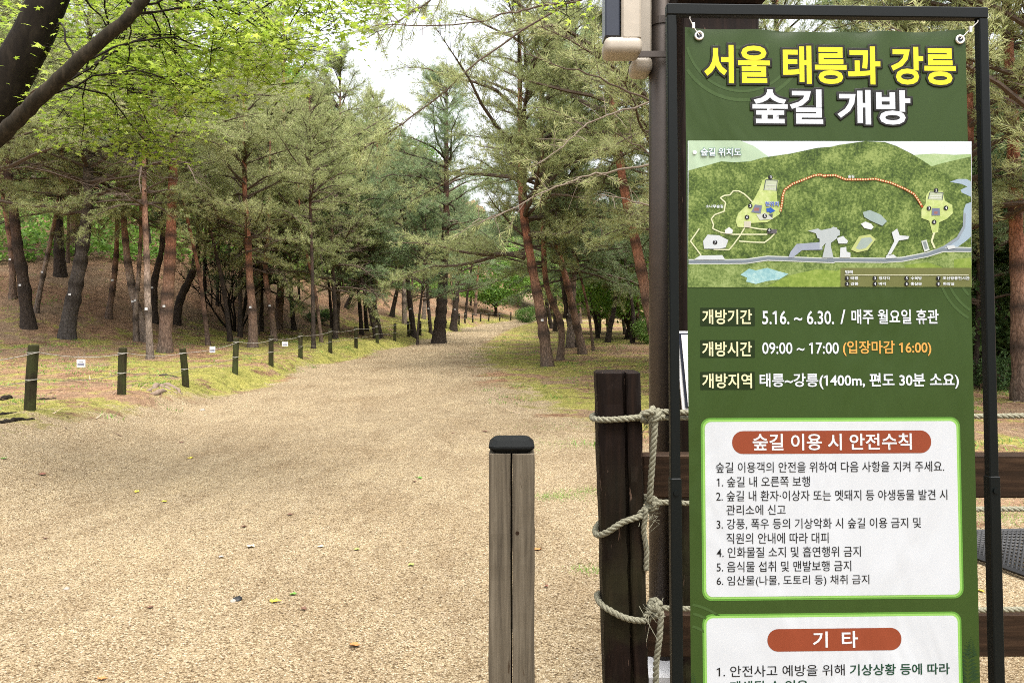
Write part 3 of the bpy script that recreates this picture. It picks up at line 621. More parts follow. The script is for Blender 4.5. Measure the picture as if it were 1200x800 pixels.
for px, Y, w, v, lb in [(1172, 14, 70, 1, 'dark leafy shrub low behind the right frame post'), (1150, 20, 60, 1, 'dark shrub in the shade right of the banner'), (1215, 17, 80, 1, 'dark shrub at the right edge behind the thick red pine'), (1130, 26, 60, 0, 'greener shrub deep in the thicket right of the banner'),
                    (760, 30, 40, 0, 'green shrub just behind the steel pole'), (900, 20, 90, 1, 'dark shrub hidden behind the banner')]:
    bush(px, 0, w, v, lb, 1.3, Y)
# many-stemmed bare shrub
p0 = hit(276, 388); sh = thing('bare_shrub', tuple(p0), 'many stemmed leafless dark shrub fanning out behind the cord fence', 'shrub')
def grow(mb, p, d, l, r, dep, rs):
    q = p+d*l*.5+rs.normal(0, .03*l, 3); e = q+(d+rs.normal(0, .12, 3))*l*.5; mb.tube([p, q, e], [r, r*.85, r*.65], 5 if dep > 1 else 3, 0, False)
    if dep == 0: return
    for _ in range(3 if dep > 1 else 3):
        nd = d+rs.normal(0, .38, 3)+[0, 0, .12]; grow(mb, e, nd/np.linalg.norm(nd), l*rs.uniform(.55, .8), r*.6, dep-1, rs)
for a in range(9):
    rs = np.random.default_rng(a); mb = MB(); an = a*.7; out = .25+.5*(a % 3)/2
    d = np.array([math.cos(an)*out, math.sin(an)*out, 1]); grow(mb, p0+[math.cos(an)*.15, math.sin(an)*.15, -.05], d/np.linalg.norm(d), 1.15, .045, 4, rs); mb.build('stem', M['bark_maple'], sh)

# ------------------------------------------------------------------ maple overhanging the upper left
mp = np.array([-6.3, 6.0, h1(-6.3, 6.0)])
ma = thing('maple_tree', tuple(mp), 'maple with dark leaning trunk and bright green leaves overhanging the upper left', 'tree')
def curve(pts, k=4, jit=0, rs=None):
    P = np.array(pts, float); s = np.linspace(0, len(P)-1, (len(P)-1)*k+1); Q = np.stack([np.interp(s, range(len(P)), P[:, c]) for c in range(3)], -1)
    for _ in range(2): Q[1:-1] = (Q[:-2]+2*Q[1:-1]+Q[2:])/4
    if jit: Q[1:-1] += rs.normal(0, jit, Q[1:-1].shape)
    return Q
rs = np.random.default_rng(3)
TQ = curve([mp-[0, 0, .2], ray(-160, 300, 6.0), ray(-20, 150, 6.0), ray(30, 60, 6), ray(62, -10, 6), ray(110, -120, 6.1), ray(140, -260, 6.2)], 5, .004, rs)
MB().tube(TQ, np.linspace(.185, .11, len(TQ)), 14, 0, False).build('trunk', M['bark_maple'], ma, smooth=True)
LQ = curve([ray(-190, 330, 6.0), ray(-90, 235, 5.6), ray(0, 160, 5.3), ray(32, 128, 5.25), ray(70, 92, 5.2), ray(110, 55, 5.2), ray(150, 22, 5.2), ray(170, -2, 5.2), ray(210, -70, 5.3)], 5, .003, rs)
MB().tube(LQ, np.linspace(.062, .034, len(LQ)), 10, 0, False).build('limb', M['bark_limb'], ma, smooth=True)
LQ2 = curve([ray(62, -10, 6), ray(200, -60, 5.9), ray(340, -70, 5.8), ray(500, -60, 5.8), ray(640, -50, 5.8)], 5, .01, rs)
MB().tube(LQ2, np.linspace(.07, .015, len(LQ2)), 8, 0, False).build('limb', M['bark_maple'], ma, smooth=True)
ends = [(60, 150), (95, 170), (140, 178), (187, 192), (200, 170), (225, 150), (240, 128), (270, 118), (300, 95), (325, 108), (345, 82), (372, 66), (400, 52), (432, 28), (470, 14), (250, 70), (200, 95), (150, 118), (118, 75), (55, 42), (15, 60), (300, 35), (350, 24), (220, 25), (165, 40),
        (450, 4), (130, 20), (30, 15), (90, 10), (260, 5), (380, 5), (205, 120), (170, 150), (120, 140), (290, 60), (330, 55), (185, 182), (668, 22), (640, 6), (672, 8), (235, 100), (160, 70), (390, 30), (310, 78), (255, 40)]
tw = MB(); LP = []
for i, (x, y) in enumerate(ends):
    Y = (5.9 if x < 260 else 5.3)+(i*37 % 17)/10; e = ray(x, y, Y)
    if x > 420: s0 = LQ2[rs.integers(len(LQ2)//2, len(LQ2))] if x > 600 else LQ2[rs.integers(6, len(LQ2)-4)]
    elif i % 2: s0 = LQ[rs.integers(len(LQ)//3, len(LQ))]
    else: s0 = LQ2[rs.integers(0, 14)]
    Q = curve([s0, (s0*.6+e*.4)+[0, 0, .25], (s0*.25+e*.75)+[0, 0, .12], e], 4, .012, rs); tw.tube(Q, np.linspace(.009, .002, len(Q)), 5, 0, False)
    nl = 250 if y > 20 else 190
    if x > 600: nl = 60
    u = rs.uniform(.45, 1.03, nl)**.8; s = np.clip(u, 0, 1)*(len(Q)-1); P = np.stack([np.interp(s, range(len(Q)), Q[:, c]) for c in range(3)], -1)
    LP.append(P+rs.normal(0, 1, (nl, 3))*np.array([.17, .19, .045])); 
    for _ in range(7):
        a = rs.uniform(.4, 1)*(len(Q)-1); p = Q[int(a)]; tw.tube([p, p+rs.normal(0, 1, 3)*[.13, .13, .04], p+rs.normal(0, 1, 3)*[.24, .24, .06]], [.004, .003, .002], 3, 0, False)
tw.build('twig', M['bark_maple'], ma, kind='stuff')
LP = np.concatenate(LP); n = len(LP); ang = np.radians([-90, -38, -12, 12, 42, 66, 90, 114, 138, 168, 192, 218]); rad = np.array([.25, .8, .38, .95, .42, .42, 1.1, .42, .42, .95, .38, .8])
ang = np.radians([-90, -35, -5, 22, 55, 90, 125, 158, 185, 215]); rad = np.array([.3, .75, .35, .95, .42, 1.1, .42, .95, .35, .75])
nrm = rs.normal(0, .42, (n, 3)); nrm[:, 2] = 1; nrm[:, 1] -= .25; nrm /= np.linalg.norm(nrm, axis=1)[:, None]
u = np.cross(nrm, rs.normal(0, 1, (n, 3))); u /= np.linalg.norm(u, axis=1)[:, None]; w = np.cross(nrm, u); sz = (.038*rs.uniform(.45, 1.3, n))[:, None, None]
out = u[:, None]*np.cos(ang)[None, :, None]*rad[None, :, None]+w[:, None]*np.sin(ang)[None, :, None]*rad[None, :, None]
out = LP[:, None]+out*sz-nrm[:, None]*sz*(.18*rad**2)[None, :, None]
vv = np.concatenate([LP[:, None], out], 1).reshape(-1, 3)-mp; K = len(ang)
ff = (np.arange(n)[:, None, None]*(K+1)+np.array([[0, 1+j, 1+(j+1) % K] for j in range(K)])[None]).reshape(-1, 3)
link('leaf', mesh_np('leaf', vv, ff, M['leaf_maple']), ma, kind='stuff')
print('maple leaves', n)

# ------------------------------------------------------------------ low cord fence
fy = [6.2, 8.4, 10.6, 12.9]
while fy[-1] < 61: fy.append(fy[-1]+2.25+(.02*len(fy)))
fp = [np.array([float(fence_x(np.array(y))), y, h1(float(fence_x(np.array(y))), y)]) for y in fy]
fn = thing('cord_fence', tuple(fp[0]), 'low fence of round wooden posts and pale cords along the left path edge', 'fence')
rs = np.random.default_rng(9); tops = []
for p in fp:
    lean = rs.normal(0, .018, 2); hh = .70*rs.uniform(.95, 1.05); q = p+np.array([lean[0]*2, lean[1]*2, hh]); tops.append(q-p)
    r = .058; mb = MB(); mb.tube([p-[0, 0, .15], p+(q-p)*.5, q-[0, 0, .012], q], [r*1.03, r, r*.97, r*.82], 14); mb.build('post', M['lowpost'], fn, smooth=False)
for f in (.88, .46):
    for i in range(len(fp)-1):
        a, b_ = fp[i]+tops[i]*f, fp[i+1]+tops[i+1]*f; s = np.linspace(0, 1, 9)[:, None]; Q = a+(b_-a)*s; Q[:, 2] -= (4*s*(1-s))[:, 0]*rs.uniform(.01, .07); Q[:, 0] += .058
        MB().tube(Q, (.0048 if f > .5 else .004), 5).build('cord', M['wire'] if f > .5 else M['rope'], fn)
for p, tp in zip(fp, tops):
    mb = MB()
    for f in (.88, .46):
        c = p+tp*f; a = np.linspace(0, 2*math.pi, 13); mb.tube(np.stack([c[0]+.063*np.cos(a), c[1]+.063*np.sin(a), c[2]+0*a], -1), .0045, 5, 0, False)
    mb.build('cord_loop', M['wire'], fn)
# small notices hung on the upper cord
def notice(px, py, wpx, hpx, lb, seg):
    # find the point on the top cord seen at px
    best = None
    for i in range(len(fp)-1):
        for s in np.linspace(0, 1, 60):
            q = (fp[i]+tops[i]*.88)*(1-s)+(fp[i+1]+tops[i+1]*.88)*s; x = 600+FPX*q[0]/q[1]
            if best is None or abs(x-px) < best[0]: best = (abs(x-px), q)
    q = best[1].copy(); k = q[1]/FPX; q[0] += .058
    c = ray(px, py, q[1]); w, h = wpx*k/2, hpx*k/2; r = thing('notice_card', (c[0], c[1], c[2]+h), lb, 'sign')
    MB().box(c, (w, .003, h)).build('card', M['white'], r)
    mb = MB(); mb.box(c+[0, -.0045, -h*.25], (w*.78, .001, h*.28)); mb.build('printed_lines', plain('grey_print', (.22, .22, .30)), r)
    MB().box(c+[0, -.0045, h*.45], (w*.5, .001, h*.12)).build('printed_lines', plain('grey_print', (.4, .4, .45)), r)
    mb = MB(); 
    for sx in (-.7, .7): mb.tube([c+[sx*w, 0, h], c+[sx*w, .0, h+max(.02, q[2]-c[2]-h+.01)]], .002, 4)
    mb.build('hanger', M['wire'], r)
notice(95, 425.5, 10, 9, 'white notice card on the cord between the two nearest fence posts', 1)
notice(249, 409.5, 6.5, 7, 'small white notice card on the cord between the third and fourth posts', 3)
notice(334, 403, 7, 5, 'grey notice card on the cord right of the bare shrub', 5)

# ------------------------------------------------------------------ roots, logs, stones and fallen leaves
def rootlog(pts, r, mat, lb, cat='root', nm='exposed_root'):
    Pp = [hit(*p, y0=5)+[0, 0, -r*.15] for p in pts]; rs = np.random.default_rng(int(pts[0][0])+103); Q = curve(Pp, 4, r*.25, rs)
    o = MB().tube(Q, np.interp(np.linspace(0, 1, len(Q)), [0, .3, 1], [r*.8, r, r*.4]), 8).build(nm, mat, None, tuple(Pp[0]), True, label=lb, category=cat); return o
rootlog([(-12, 497), (8, 495), (22, 492), (40, 491)], .035, M['bark_maple'], 'long dark root lying lowest at the left edge of the ground')
rootlog([(-6, 487), (8, 485), (19, 483)], .03, M['bark_maple'], 'short dark root at the left edge above the longest one')
rootlog([(42, 469), (54, 468), (66, 467)], .035, M['bark_maple'], 'dark stick lying just right of the nearest fence post', 'stick', 'fallen_stick')
rootlog([(2, 469), (12, 467), (27, 470)], .05, M['bark_maple'], 'dark lump of root left of the nearest fence post')
rootlog([(187, 440), (197, 439.5), (209, 443)], .035, M[D_], 'dark log beside the third post of the cord fence', 'log', 'fallen_log')
for q, pts in enumerate([[(174, 458), (184, 452), (196, 455), (208, 461)], [(178, 462), (190, 457), (200, 460)], [(186, 452), (196, 451), (206, 456), (213, 462)]]):
    rootlog(pts, .05, plain('bare_pale_root', (.21, .15, .11), .95), ['thick pale root on the bank below the third fence post', 'lowest pale root on the bank below the third fence post', 'pale root on the bank nearest the third fence post'][q])
LF = {'yellow': (.62, .50, .05), 'green': (.12, .26, .04), 'brown': (.13, .06, .035), 'cream': (.66, .60, .42), 'orange': (.45, .19, .06), 'white': (.66, .66, .64), 'pale green': (.36, .44, .10), 'red brown': (.20, .08, .05)}
LM = {k_: plain('fallen_leaf_'+k_.replace(' ', '_'), c, .7) for k_, c in LF.items()}
FL = [(160, 577, 'yellow', 8, 'upper left of the open gravel'), (192, 589, 'yellow', 8, 'just right of the other yellow leaf'), (224, 537, 'yellow', 7, 'farthest out on the left side of the gravel'), (321, 706, 'yellow', 12, 'next to a green leaf low on the gravel'), (343, 698, 'green', 9, 'beside the large yellow leaf on the gravel'),
      (356, 715, 'brown', 9, 'just right of the large yellow leaf'), (294, 641, 'cream', 12, 'in the middle of the gravel'), (260, 653, 'white', 7, 'left below the cream leaf'), (286, 618, 'brown', 7, 'just above the cream leaf'), (177, 713, 'brown', 8, 'low on the left half of the gravel'), (53, 632, 'brown', 6, 'near the left edge of the gravel'),
      (50, 557, 'red brown', 9, 'on the gravel at the left near the mossy verge'), (213, 519, 'brown', 5, 'on the far gravel left of centre'), (377, 641, 'cream', 7, 'right of the middle of the gravel'), (339, 604, 'brown', 8, 'above and right of the cream leaf'), (118, 797, 'orange', 11, 'at the bottom edge of the picture'),
      (4, 538, 'green', 8, 'at the left edge on the gravel'), (416, 758, 'orange', 15, 'large and curled, left of the wooden bollard'), (492, 561, 'green', 8, 'upper left of the wooden bollard'), (486, 565, 'brown', 5, 'touching the green leaf left of the bollard'), (631, 645, 'orange', 11, 'between bollard and rope post'), (418, 645, 'pale green', 8, 'on the gravel left of the bollard'),
      (482, 663, 'pale green', 9, 'nearest the left side of the bollard'), (569, 506, 'brown', 7, 'just left of the bollard cap'), (531, 508, 'brown', 5, 'small, left of the bollard cap'), (640, 688, 'red brown', 7, 'beside the foot of the rope post'), (1148, 693, 'yellow', 9, 'under the fence right of the banner')]
for i, (px, py, cn, wpx, where) in enumerate(FL):
    p = hit(px, py); s = wpx*p[1]/FPX*.55; rs = np.random.default_rng(i+50); a0 = rs.uniform(0, 6.28); K = 10
    an = np.arange(K)*2*math.pi/K; rr = s*np.array([1.25, .7, .85, .55, .8, .5, .8, .55, .85, .7])*rs.uniform(.85, 1.15, K)
    V = [(0, 0, .006)]+[(math.cos(a+a0)*r, math.sin(a+a0)*r*.9, .007+rs.uniform(0, .35)*s) for a, r in zip(an, rr)]
    V += [(v[0]*.99, v[1]*.99, v[2]-.0015) for v in V]; Fq = [[0, 1+j, 1+(j+1) % K] for j in range(K)]+[[K+1, K+2+(j+1) % K, K+2+j] for j in range(K)]+[[1+j, K+2+j, K+2+(j+1) % K, 1+(j+1) % K] for j in range(K)]
    link('fallen_leaf', mesh_pd('fallen_leaf', V, Fq, LM[cn]), None, tuple(p), label=cn+' fallen leaf '+where, category='leaf', group='fallen leaves on the gravel')
for px, py, w, lb in [(278, 703, 11, 'dark grey stone left of the large yellow leaf'), (273, 705, 7, 'smaller dark stone touching the dark grey stone'), (237, 461+20, 6, 'small bluish stone at the mossy edge of the gravel'), (78, 690, 6, 'small dark stone on the left of the gravel')]:
    p = hit(px, py); s = w*p[1]/FPX/2; mb = MB(); rs = np.random.default_rng(int(px)); mb.tube([p-[0, 0, .01], p+[0, 0, s*.3], p+[0, 0, s*.6]], [s, s*1.05, s*.5], 9)
    mb.v = [tuple(np.array(q)+rs.normal(0, s*.08, 3)) for q in mb.v]; mb.build('stone', M['rubber'] if w > 8 else M['stone'], None, tuple(p), True, label=lb, category='stone')
# ------------------------------------------------------------------ foreground timber: bollard and rope fence
def profile(x0, x1, hy, r, n=4, notch=None):
    pts = []
    for cx, cy_, a0 in ((x1-r, hy-r, 0), (x0+r, hy-r, 90), (x0+r, -hy+r, 180), (x1-r, -hy+r, 270)):
        for k in range(n+1):
            a = math.radians(a0+90*k/n); pts.append((cx+r*math.cos(a), cy_+r*math.sin(a)))
        if notch and a0 == 180:
            for dx, dy in ((-.011, 0), (-.006, .004), (-.003, .022), (.003, .022), (.006, .004), (.011, 0)): pts.append((notch+dx, -hy+dy))
    return pts
def loft(mb, prof, axis, rs, jit=.0015, chamf=.006, mi=0, step=.05):
    """prof swept along axis points (x,y,z); slight unevenness; chamfered top"""
    (x0, y0, z0), (x1, y1, z1) = axis; m = int((z1-z0)/step)+2; zs = list(np.linspace(z0, z1-chamf, m))+[z1]; n = len(prof); v = []
    ph = rs.uniform(0, 6, 3)
    for i, z in enumerate(zs):
        f = (z-z0)/(z1-z0); cx, cy_ = x0+(x1-x0)*f, y0+(y1-y0)*f; s = 1+.012*math.sin(z*5+ph[0])+.008*math.sin(z*13+ph[1])
        if i == m: s -= chamf/.06
        for px, py in prof: v.append((cx+px*s+rs.normal(0, jit), cy_+py*s+rs.normal(0, jit), z))
    f = [[r*n+j, r*n+(j+1) % n, (r+1)*n+(j+1) % n, (r+1)*n+j] for r in range(m) for j in range(n)]+[[m*n+j for j in range(n)]]
    mb.add(v, f, mi)
rs = np.random.default_rng(4)
YB = 2.37; bx = (599.5-600)/FPX*YB; kb = YB/FPX; ztop = EYE+(HZ-527)*kb
zg = h1(bx, YB); r = thing('wooden_bollard', (bx, YB, zg), 'weathered grey split timber bollard with black cap at the front of the gravel path', 'bollard')
for x0, x1, hy in ((-.0715, -.0035, .069), (.0025, .0715, .0715)):
    mb = MB(); loft(mb, profile(x0, x1, hy, .007), ((bx+.002, YB, zg-.2), (bx, YB, ztop)), rs, .0006, .002); mb.build('timber', M['bollard'], r)
MB().box((bx-.0005, YB+.005, (zg-.2+ztop)/2), (.003, .05, (ztop-zg+.2)/2-.01)).build('dark_core', M['postdark'], r)
MB().box((bx, YB, ztop+.019), (.0718, .0718, .0195), bev=.0165).build('cap', M['cap'], r)
MB().tube([(bx+.018, YB-.0725, ztop-.245), (bx+.018, YB-.0712, ztop-.245)], .006, 10).build('knot', M['rail'], r)

YP = 2.42; kp = YP/FPX
post_a = ((.385, YP, -.25), ((722.5-600)*kp, YP, EYE+(HZ-434.5)*kp))
fnc = thing('rope_fence', (.38, YP, 0), 'dark brown timber fence with rails and thick grey ropes running behind the banner', 'fence')
def dark_post(axis):
    mb = MB(); loft(mb, profile(-.07, .07, .064, .024, 5, .016), axis, rs, .0012, .004); return mb.build('post', M['postdark'], fnc)
dark_post(post_a); dark_post(((2.32, YP, -.25), (2.32, YP, 1.32)))
for zc, x0 in ((.965, .44), (.43, .44)):
    mb = MB(); mb.box(((x0+3.2)/2, YP+.10, zc), ((3.2-x0)/2, .03, .073), bev=.006); mb.build('rail', M['rail'], fnc)
def rope_path(pts, rad=.0104, pitch=.055, name='rope', parent=fnc, sm=3):
    P = np.array(pts, float); seg = np.r_[0, np.cumsum(np.linalg.norm(np.diff(P, axis=0), axis=1))]; n = max(8, int(seg[-1]/.007)); s = np.linspace(0, seg[-1], n)
    Q = np.stack([np.interp(s, seg, P[:, c]) for c in range(3)], -1)
    for _ in range(sm): Q[1:-1] = (Q[:-2]+2*Q[1:-1]+Q[2:])/4
    T = np.gradient(Q, axis=0); T /= np.linalg.norm(T, axis=1)[:, None]; u = np.cross(T[0], [.3, .2, .93]); u /= np.linalg.norm(u); U_ = []
    for i in range(n): u = u-T[i]*np.dot(u, T[i]); u /= np.linalg.norm(u); U_.append(u)
    U_ = np.array(U_); W_ = np.cross(T, U_); mb = MB()
    for k in range(3):
        a = (2*math.pi*k/3+s/pitch*2*math.pi)[:, None]; mb.tube(Q+(U_*np.cos(a)+W_*np.sin(a))*rad*.5, rad*.56, 6)
    return mb.build(name, M['rope'], parent, smooth=True)
def pcx(z): f = (z+.25)/(post_a[1][2]+.25); return .385+(post_a[1][0]-.385)*f
def loop(zl, zf, zr, rx=.083, ry=.078):
    P_ = []
    for k in range(33):
        a = math.pi+2*math.pi*k/32+2.9
        x = math.cos(a)*rx; y = math.sin(a)*ry; x, y = (np.sign(x)*abs(x)**.75*rx**.25, np.sign(y)*abs(y)**.75*ry**.25)
        f = x/rx; z = (zl if f < 0 else zr)*abs(f)+zf*(1-abs(f)); P_.append((pcx(z)+x, YP+y, z))
    rope_path(P_)
def zpx(y, Y): return EYE+(HZ-y)*Y/FPX
loop(zpx(489, YP), zpx(491, 2.34), zpx(486, 2.4)); loop(zpx(624, YP), zpx(610, 2.34), zpx(598, 2.4)); loop(zpx(700, YP), zpx(725, 2.34), zpx(722, 2.4))
def knot(px, py, Y, s=.024, seed=0):
    c = ray(px, py, Y); q = np.random.default_rng(seed)
    for k in range(4):
        a = np.linspace(0, 2*math.pi*.93, 16); ax1 = q.normal(0, 1, 3); ax1 /= np.linalg.norm(ax1); ax2 = np.cross(ax1, q.normal(0, 1, 3)); ax2 /= np.linalg.norm(ax2)
        rope_path(c+q.normal(0, .006, 3)+s*(np.cos(a)[:, None]*ax1+np.sin(a)[:, None]*ax2), .0105, name='knot', sm=1)
knot(765, 487, 2.36, .022, 1); knot(763, 590, 2.38, .018, 2); knot(768, 714, 2.37, .018, 3)
rope_path([ray(742, 489, 2.39), ray(755, 484, 2.36), ray(770, 486, 2.36)]); rope_path([ray(748, 602, 2.36), ray(758, 594, 2.37), ray(775, 588, 2.37)])
rope_path([ray(750, 724, 2.37), ray(760, 718, 2.36), ray(770, 712, 2.37)])
rope_path([ray(768, 492, 2.345), ray(766, 520, 2.34), ray(763, 560, 2.35), ray(761, 588, 2.36)]); rope_path([ray(757, 596, 2.35), ray(754, 622, 2.355), ray(758, 645, 2.36), ray(757, 668, 2.36)], .009)
rope_path([ray(775, 716, 2.36), ray(773, 745, 2.35), ray(769, 775, 2.35), ray(768, 830, 2.36), ray(766, 905, 2.37)])
for y0, y1 in ((482, 479), (588, 590), (712, 703)):
    a, b_ = ray(772, y0, 2.37), np.array([2.36, 2.36, zpx(y1, 2.36)]); L = [a+(b_-a)*f-np.array([0, 0, .02*4*f*(1-f)]) for f in np.linspace(0, 1, 12)]; rope_path(L, .009)
rope_path([ray(772, 490, 2.38), ray(960, 489, 2.38), ray(1180, 487, 2.38), ray(1460, 484, 2.38)], .007)
for fx_ in ((742, 496), (745, 606), (735, 717)):
    mb = MB(); q = np.random.default_rng(fx_[1]); c = ray(762, fx_[1], 2.36)
    for _ in range(14): mb.tube([c, c+q.normal(0, .016, 3), c+q.normal(0, .03, 3)-[0, 0, .012]], .0009, 3)
    mb.build('frayed_fibre', M['rope'], fnc)

# ------------------------------------------------------------------ pole, column, speakers, notice board behind the banner
px_, py_ = (776.5-600)/FPX*3.12, 3.12
pl = thing('steel_pole', (px_, py_, 0), 'tall round brownish steel pole just left of the banner stand', 'pole')
mb = MB(); mb.tube([(px_, py_, -.1), (px_, py_, 2), (px_, py_, 5.2)], .057, 28); mb.build('shaft', M['galv'], pl, smooth=True)
mb = MB(); mb.tube([(px_, py_, .06), (px_, py_, .075)], .12, 24); mb.build('base_plate', M['galv'], pl)
MB().box((px_+.05, py_+.02, .02), (.22, .2, .06), bev=.01).build('concrete_footing', M['concrete'], pl)
for z in (2.72, 3.3): MB().tube([(px_, py_, z), (px_, py_, z+.03)], .062, 28).build('clamp_band', M['galv'], pl)
cxw = (835-600)/FPX*3.0
cw = thing('timber_column', (cxw, 3.0, 0), 'dark brown square timber column mostly hidden behind the left side of the banner', 'column')
mb = MB(); loft(mb, profile(-.15, .15, .12, .012), ((cxw, 3.0, -.1), (cxw, 3.0, 2.72)), rs, .001, .004); mb.build('shaft', M['postdark'], cw)
MB().box((cxw, 3.0, 2.76), (.17, .14, .04), bev=.01).build('cap', M['postdark'], cw)
def speaker(x0, x1, xg, ybot, Y, lb, hz=.85, side=-1):
    k = Y/FPX; X0, X1, XG = (x0-600)*k, (x1-600)*k, (xg-600)*k; zb = zpx(ybot, Y); c = (X0+X1)/2
    r = thing('column_speaker', (c, Y, zb), lb, 'speaker', 'column speakers on the steel pole')
    lo, hi = (XG, X1) if side < 0 else (X0, XG)
    MB().box(((lo+hi)/2, Y, zb+hz/2), ((hi-lo)/2-.004, .055, hz/2-.05), bev=.008).build('housing', M['beige'], r)
    lo, hi = (X0, XG) if side < 0 else (XG, X1)
    MB().box(((lo+hi)/2, Y, zb+hz/2), ((hi-lo)/2-.001, .05, hz/2-.06), bev=.006).build('grille', M['navy'], r)
    for z in (zb+.028, zb+hz-.028): 
        oc = MB().box((c, Y, z), ((X1-X0)/2+.002, .062, .034)).build('end_cap', M['beige'], r, smooth=True); bm_ = oc.modifiers.new('round', 'BEVEL'); bm_.width = .026; bm_.segments = 5
    mb = MB(); xe = px_; mb.box(((c+xe)/2, Y+.03, zb+.018), (abs(c-xe)/2, .006, .012)); mb.box(((c+xe)/2, Y+.03, zb+hz-.12), (abs(c-xe)/2, .006, .012)); mb.build('bracket', M['galv'], r)
speaker(707, 750, 725, 66, 3.0, 'left beige column speaker with navy grille high on the pole')
speaker(739, 762, 741, 88, 3.12, 'narrow beige column speaker hanging lowest on the left of the pole', .75)
speaker(796, 836, 822, 52, 3.0, 'beige and black column speaker right of the pole behind the frame top', .8, 1)
nb = thing('notice_board', (.70, 2.45, 1.13), 'white notice board with black edge showing in the gap left of the banner', 'sign')
A = ray(791, 388, 2.7); B = ray(800, 480, 2.7)
bp_ = [A+[0, 0, 0], B, B+[.42, .02, 0], A+[.46, .02, 0]]
def slab(pts, th, name, mat, par, inset=0, off=0):
    P_ = np.array(pts); c = P_.mean(0); P_ = c+(P_-c)*(1-inset); P_ = P_+np.array([0, off, 0]); V = [*(P_), *(P_+[0, th, 0])]
    MB().add(V, [[0, 1, 2, 3], [7, 6, 5, 4], [0, 4, 5, 1], [1, 5, 6, 2], [2, 6, 7, 3], [3, 7, 4, 0]]).build(name, mat, par)
slab(bp_, .012, 'backing', M['white'], nb); slab(bp_, .004, 'black_edge', M['navy'], nb, .05, -.004); slab(bp_, .002, 'panel', M['white'], nb, .09, -.007)
# black rubber ring mat lying beyond the fence
ma_ = [hit(1120, 629), hit(1262, 625), hit(1262, 702), hit(1120, 650)]
rm = thing('rubber_mat', tuple(ma_[0]), 'black perforated rubber mat lying on the ground beyond the fence on the right', 'mat')
mb = MB(); A, B, C_, D = [np.array(p)+[0, 0, .03] for p in ma_]
for i in range(29):
    f = i/28; a, b_ = A+(B-A)*f, D+(C_-D)*f; mb.tube([a, b_], .0085, 4)
for i in range(13):
    f = i/12; a, b_ = A+(D-A)*f, B+(C_-B)*f; mb.tube([a, b_], .0085 if 0 < i < 12 else .016, 4)
mb.build('lattice', M['rubber'], rm)

# ------------------------------------------------------------------ banner stand and banner
BA, BL_ = math.radians(1.6), math.radians(2.0)
U = np.array([math.cos(BA), math.sin(BA), 0]); Vv = np.array([-math.sin(BA)*math.sin(BL_), math.cos(BA)*math.sin(BL_), math.cos(BL_)]); Nn = np.cross(U, Vv)
O = ray(973, 372, 1.56); EYEP = np.array([0, 0, EYE])
def loc(x, y):
    d = np.array([(x-600)/FPX, 1, (HZ-y)/FPX]); tt = np.dot(O-EYEP, Nn)/np.dot(d, Nn); p = EYEP+d*tt-O; return np.array([np.dot(p, U), np.dot(p, Vv)])
def wl(u, v, w=0): return O+u*U+v*Vv+w*Nn
AX = np.array([U, Vv, Nn])
gz = -EYE/math.cos(BL_)
stand = thing('banner_stand', tuple(wl(0, gz)), 'dark green black square tube steel frame holding the tall green banner', 'stand')
uL, uR = loc(789.5, 400)[0], loc(1158.5, 400)[0]; vT = loc(970, 15)[1]; vS = loc(970, 558)[1]
def bar(u0, u1, v0, v1, hw, name, h3=.014, bev=.002):
    mb = MB(); c = wl((u0+u1)/2, (v0+v1)/2)
    if abs(u1-u0) < abs(v1-v0): mb.box(c, (hw, h3, abs(v1-v0)/2), ax=np.array([U, -Nn, Vv]), bev=bev)
    else: mb.box(c, (h3, hw, abs(u1-u0)/2), ax=np.array([Nn, Vv, U]), bev=bev)
    return mb.build(name, M['frame'], stand)
for u in (uL, uR):
    bar(u, u, vS-.02, vT-.0115, .0100, 'upright', .0095); bar(u, u, gz+.03, vS, .0116, 'lower_sleeve', .0112)
    MB().box(wl(u, gz+.02), (.02, .30, .018), ax=np.array([U, Nn*[1, 1, 0]/np.linalg.norm(Nn*[1, 1, 0]), [0, 0, 1]]), bev=.003).build('foot', M['frame'], stand)
    for dv in (.03, .5): mb = MB(); c = wl(u, vS-dv, .0112); mb.tube([c, c+Nn*.003], .006, 10); mb.build('screw', M['frame'], stand)
bar(uL-.0105, uR+.0105, vT, vT, .0120, 'top_bar', .0100); bar(uL+.017, uR-.017, gz+.1, gz+.1, .0125, 'bottom_bar')

ban = thing('banner', tuple(wl(0, 0)), 'tall green Korean forest trail banner with yellow title, map and white rule panels', 'banner')
uA, uB = loc(806, 400)[0], loc(1139.5, 400)[0]; vTop, vBot = loc(970, 33.5)[1], loc(970, 1030)[1]
def pmat(name, col, rough=.5):
    m, t, b = new_mat(name); b.inputs['Base Color'].default_value = (*[c*.55 for c in col], 1); b.inputs['Roughness'].default_value = rough; b.inputs['Specular IOR Level'].default_value = .16
    n = nz(t, coords(t, (1.2, 1.2, .5)), 3.2, 3, .5, 1.2); bump(t, b, n, .35, .04); return m
PM = {}
def pc(col):
    k = tuple(round(c, 3) for c in col)
    if k not in PM: PM[k] = pmat('print_ink', k)
    return PM[k]
GREEN = (.041, .078, .015); GREEN2 = (.060, .110, .028)
nu, nv = 60, 150; us = np.linspace(uA, uB, nu); vs_ = np.r_[vTop-np.linspace(0, .12, 50), np.linspace(vTop-.125, vBot, nv-50)]; gv = []
for v in vs_:
    for u in us:
        e = math.exp(-(vTop-v)/.022); s = (u-uA)/(uB-uA); sag = (.006*math.sin(math.pi*s)+.0018*math.sin(s*17))*e; wv = -.004*e*(1+math.sin(s*23)*.8+math.sin(s*41)*.4)*math.sin(math.pi*s)**.5
        gv.append(wl(u, v-sag, wv))
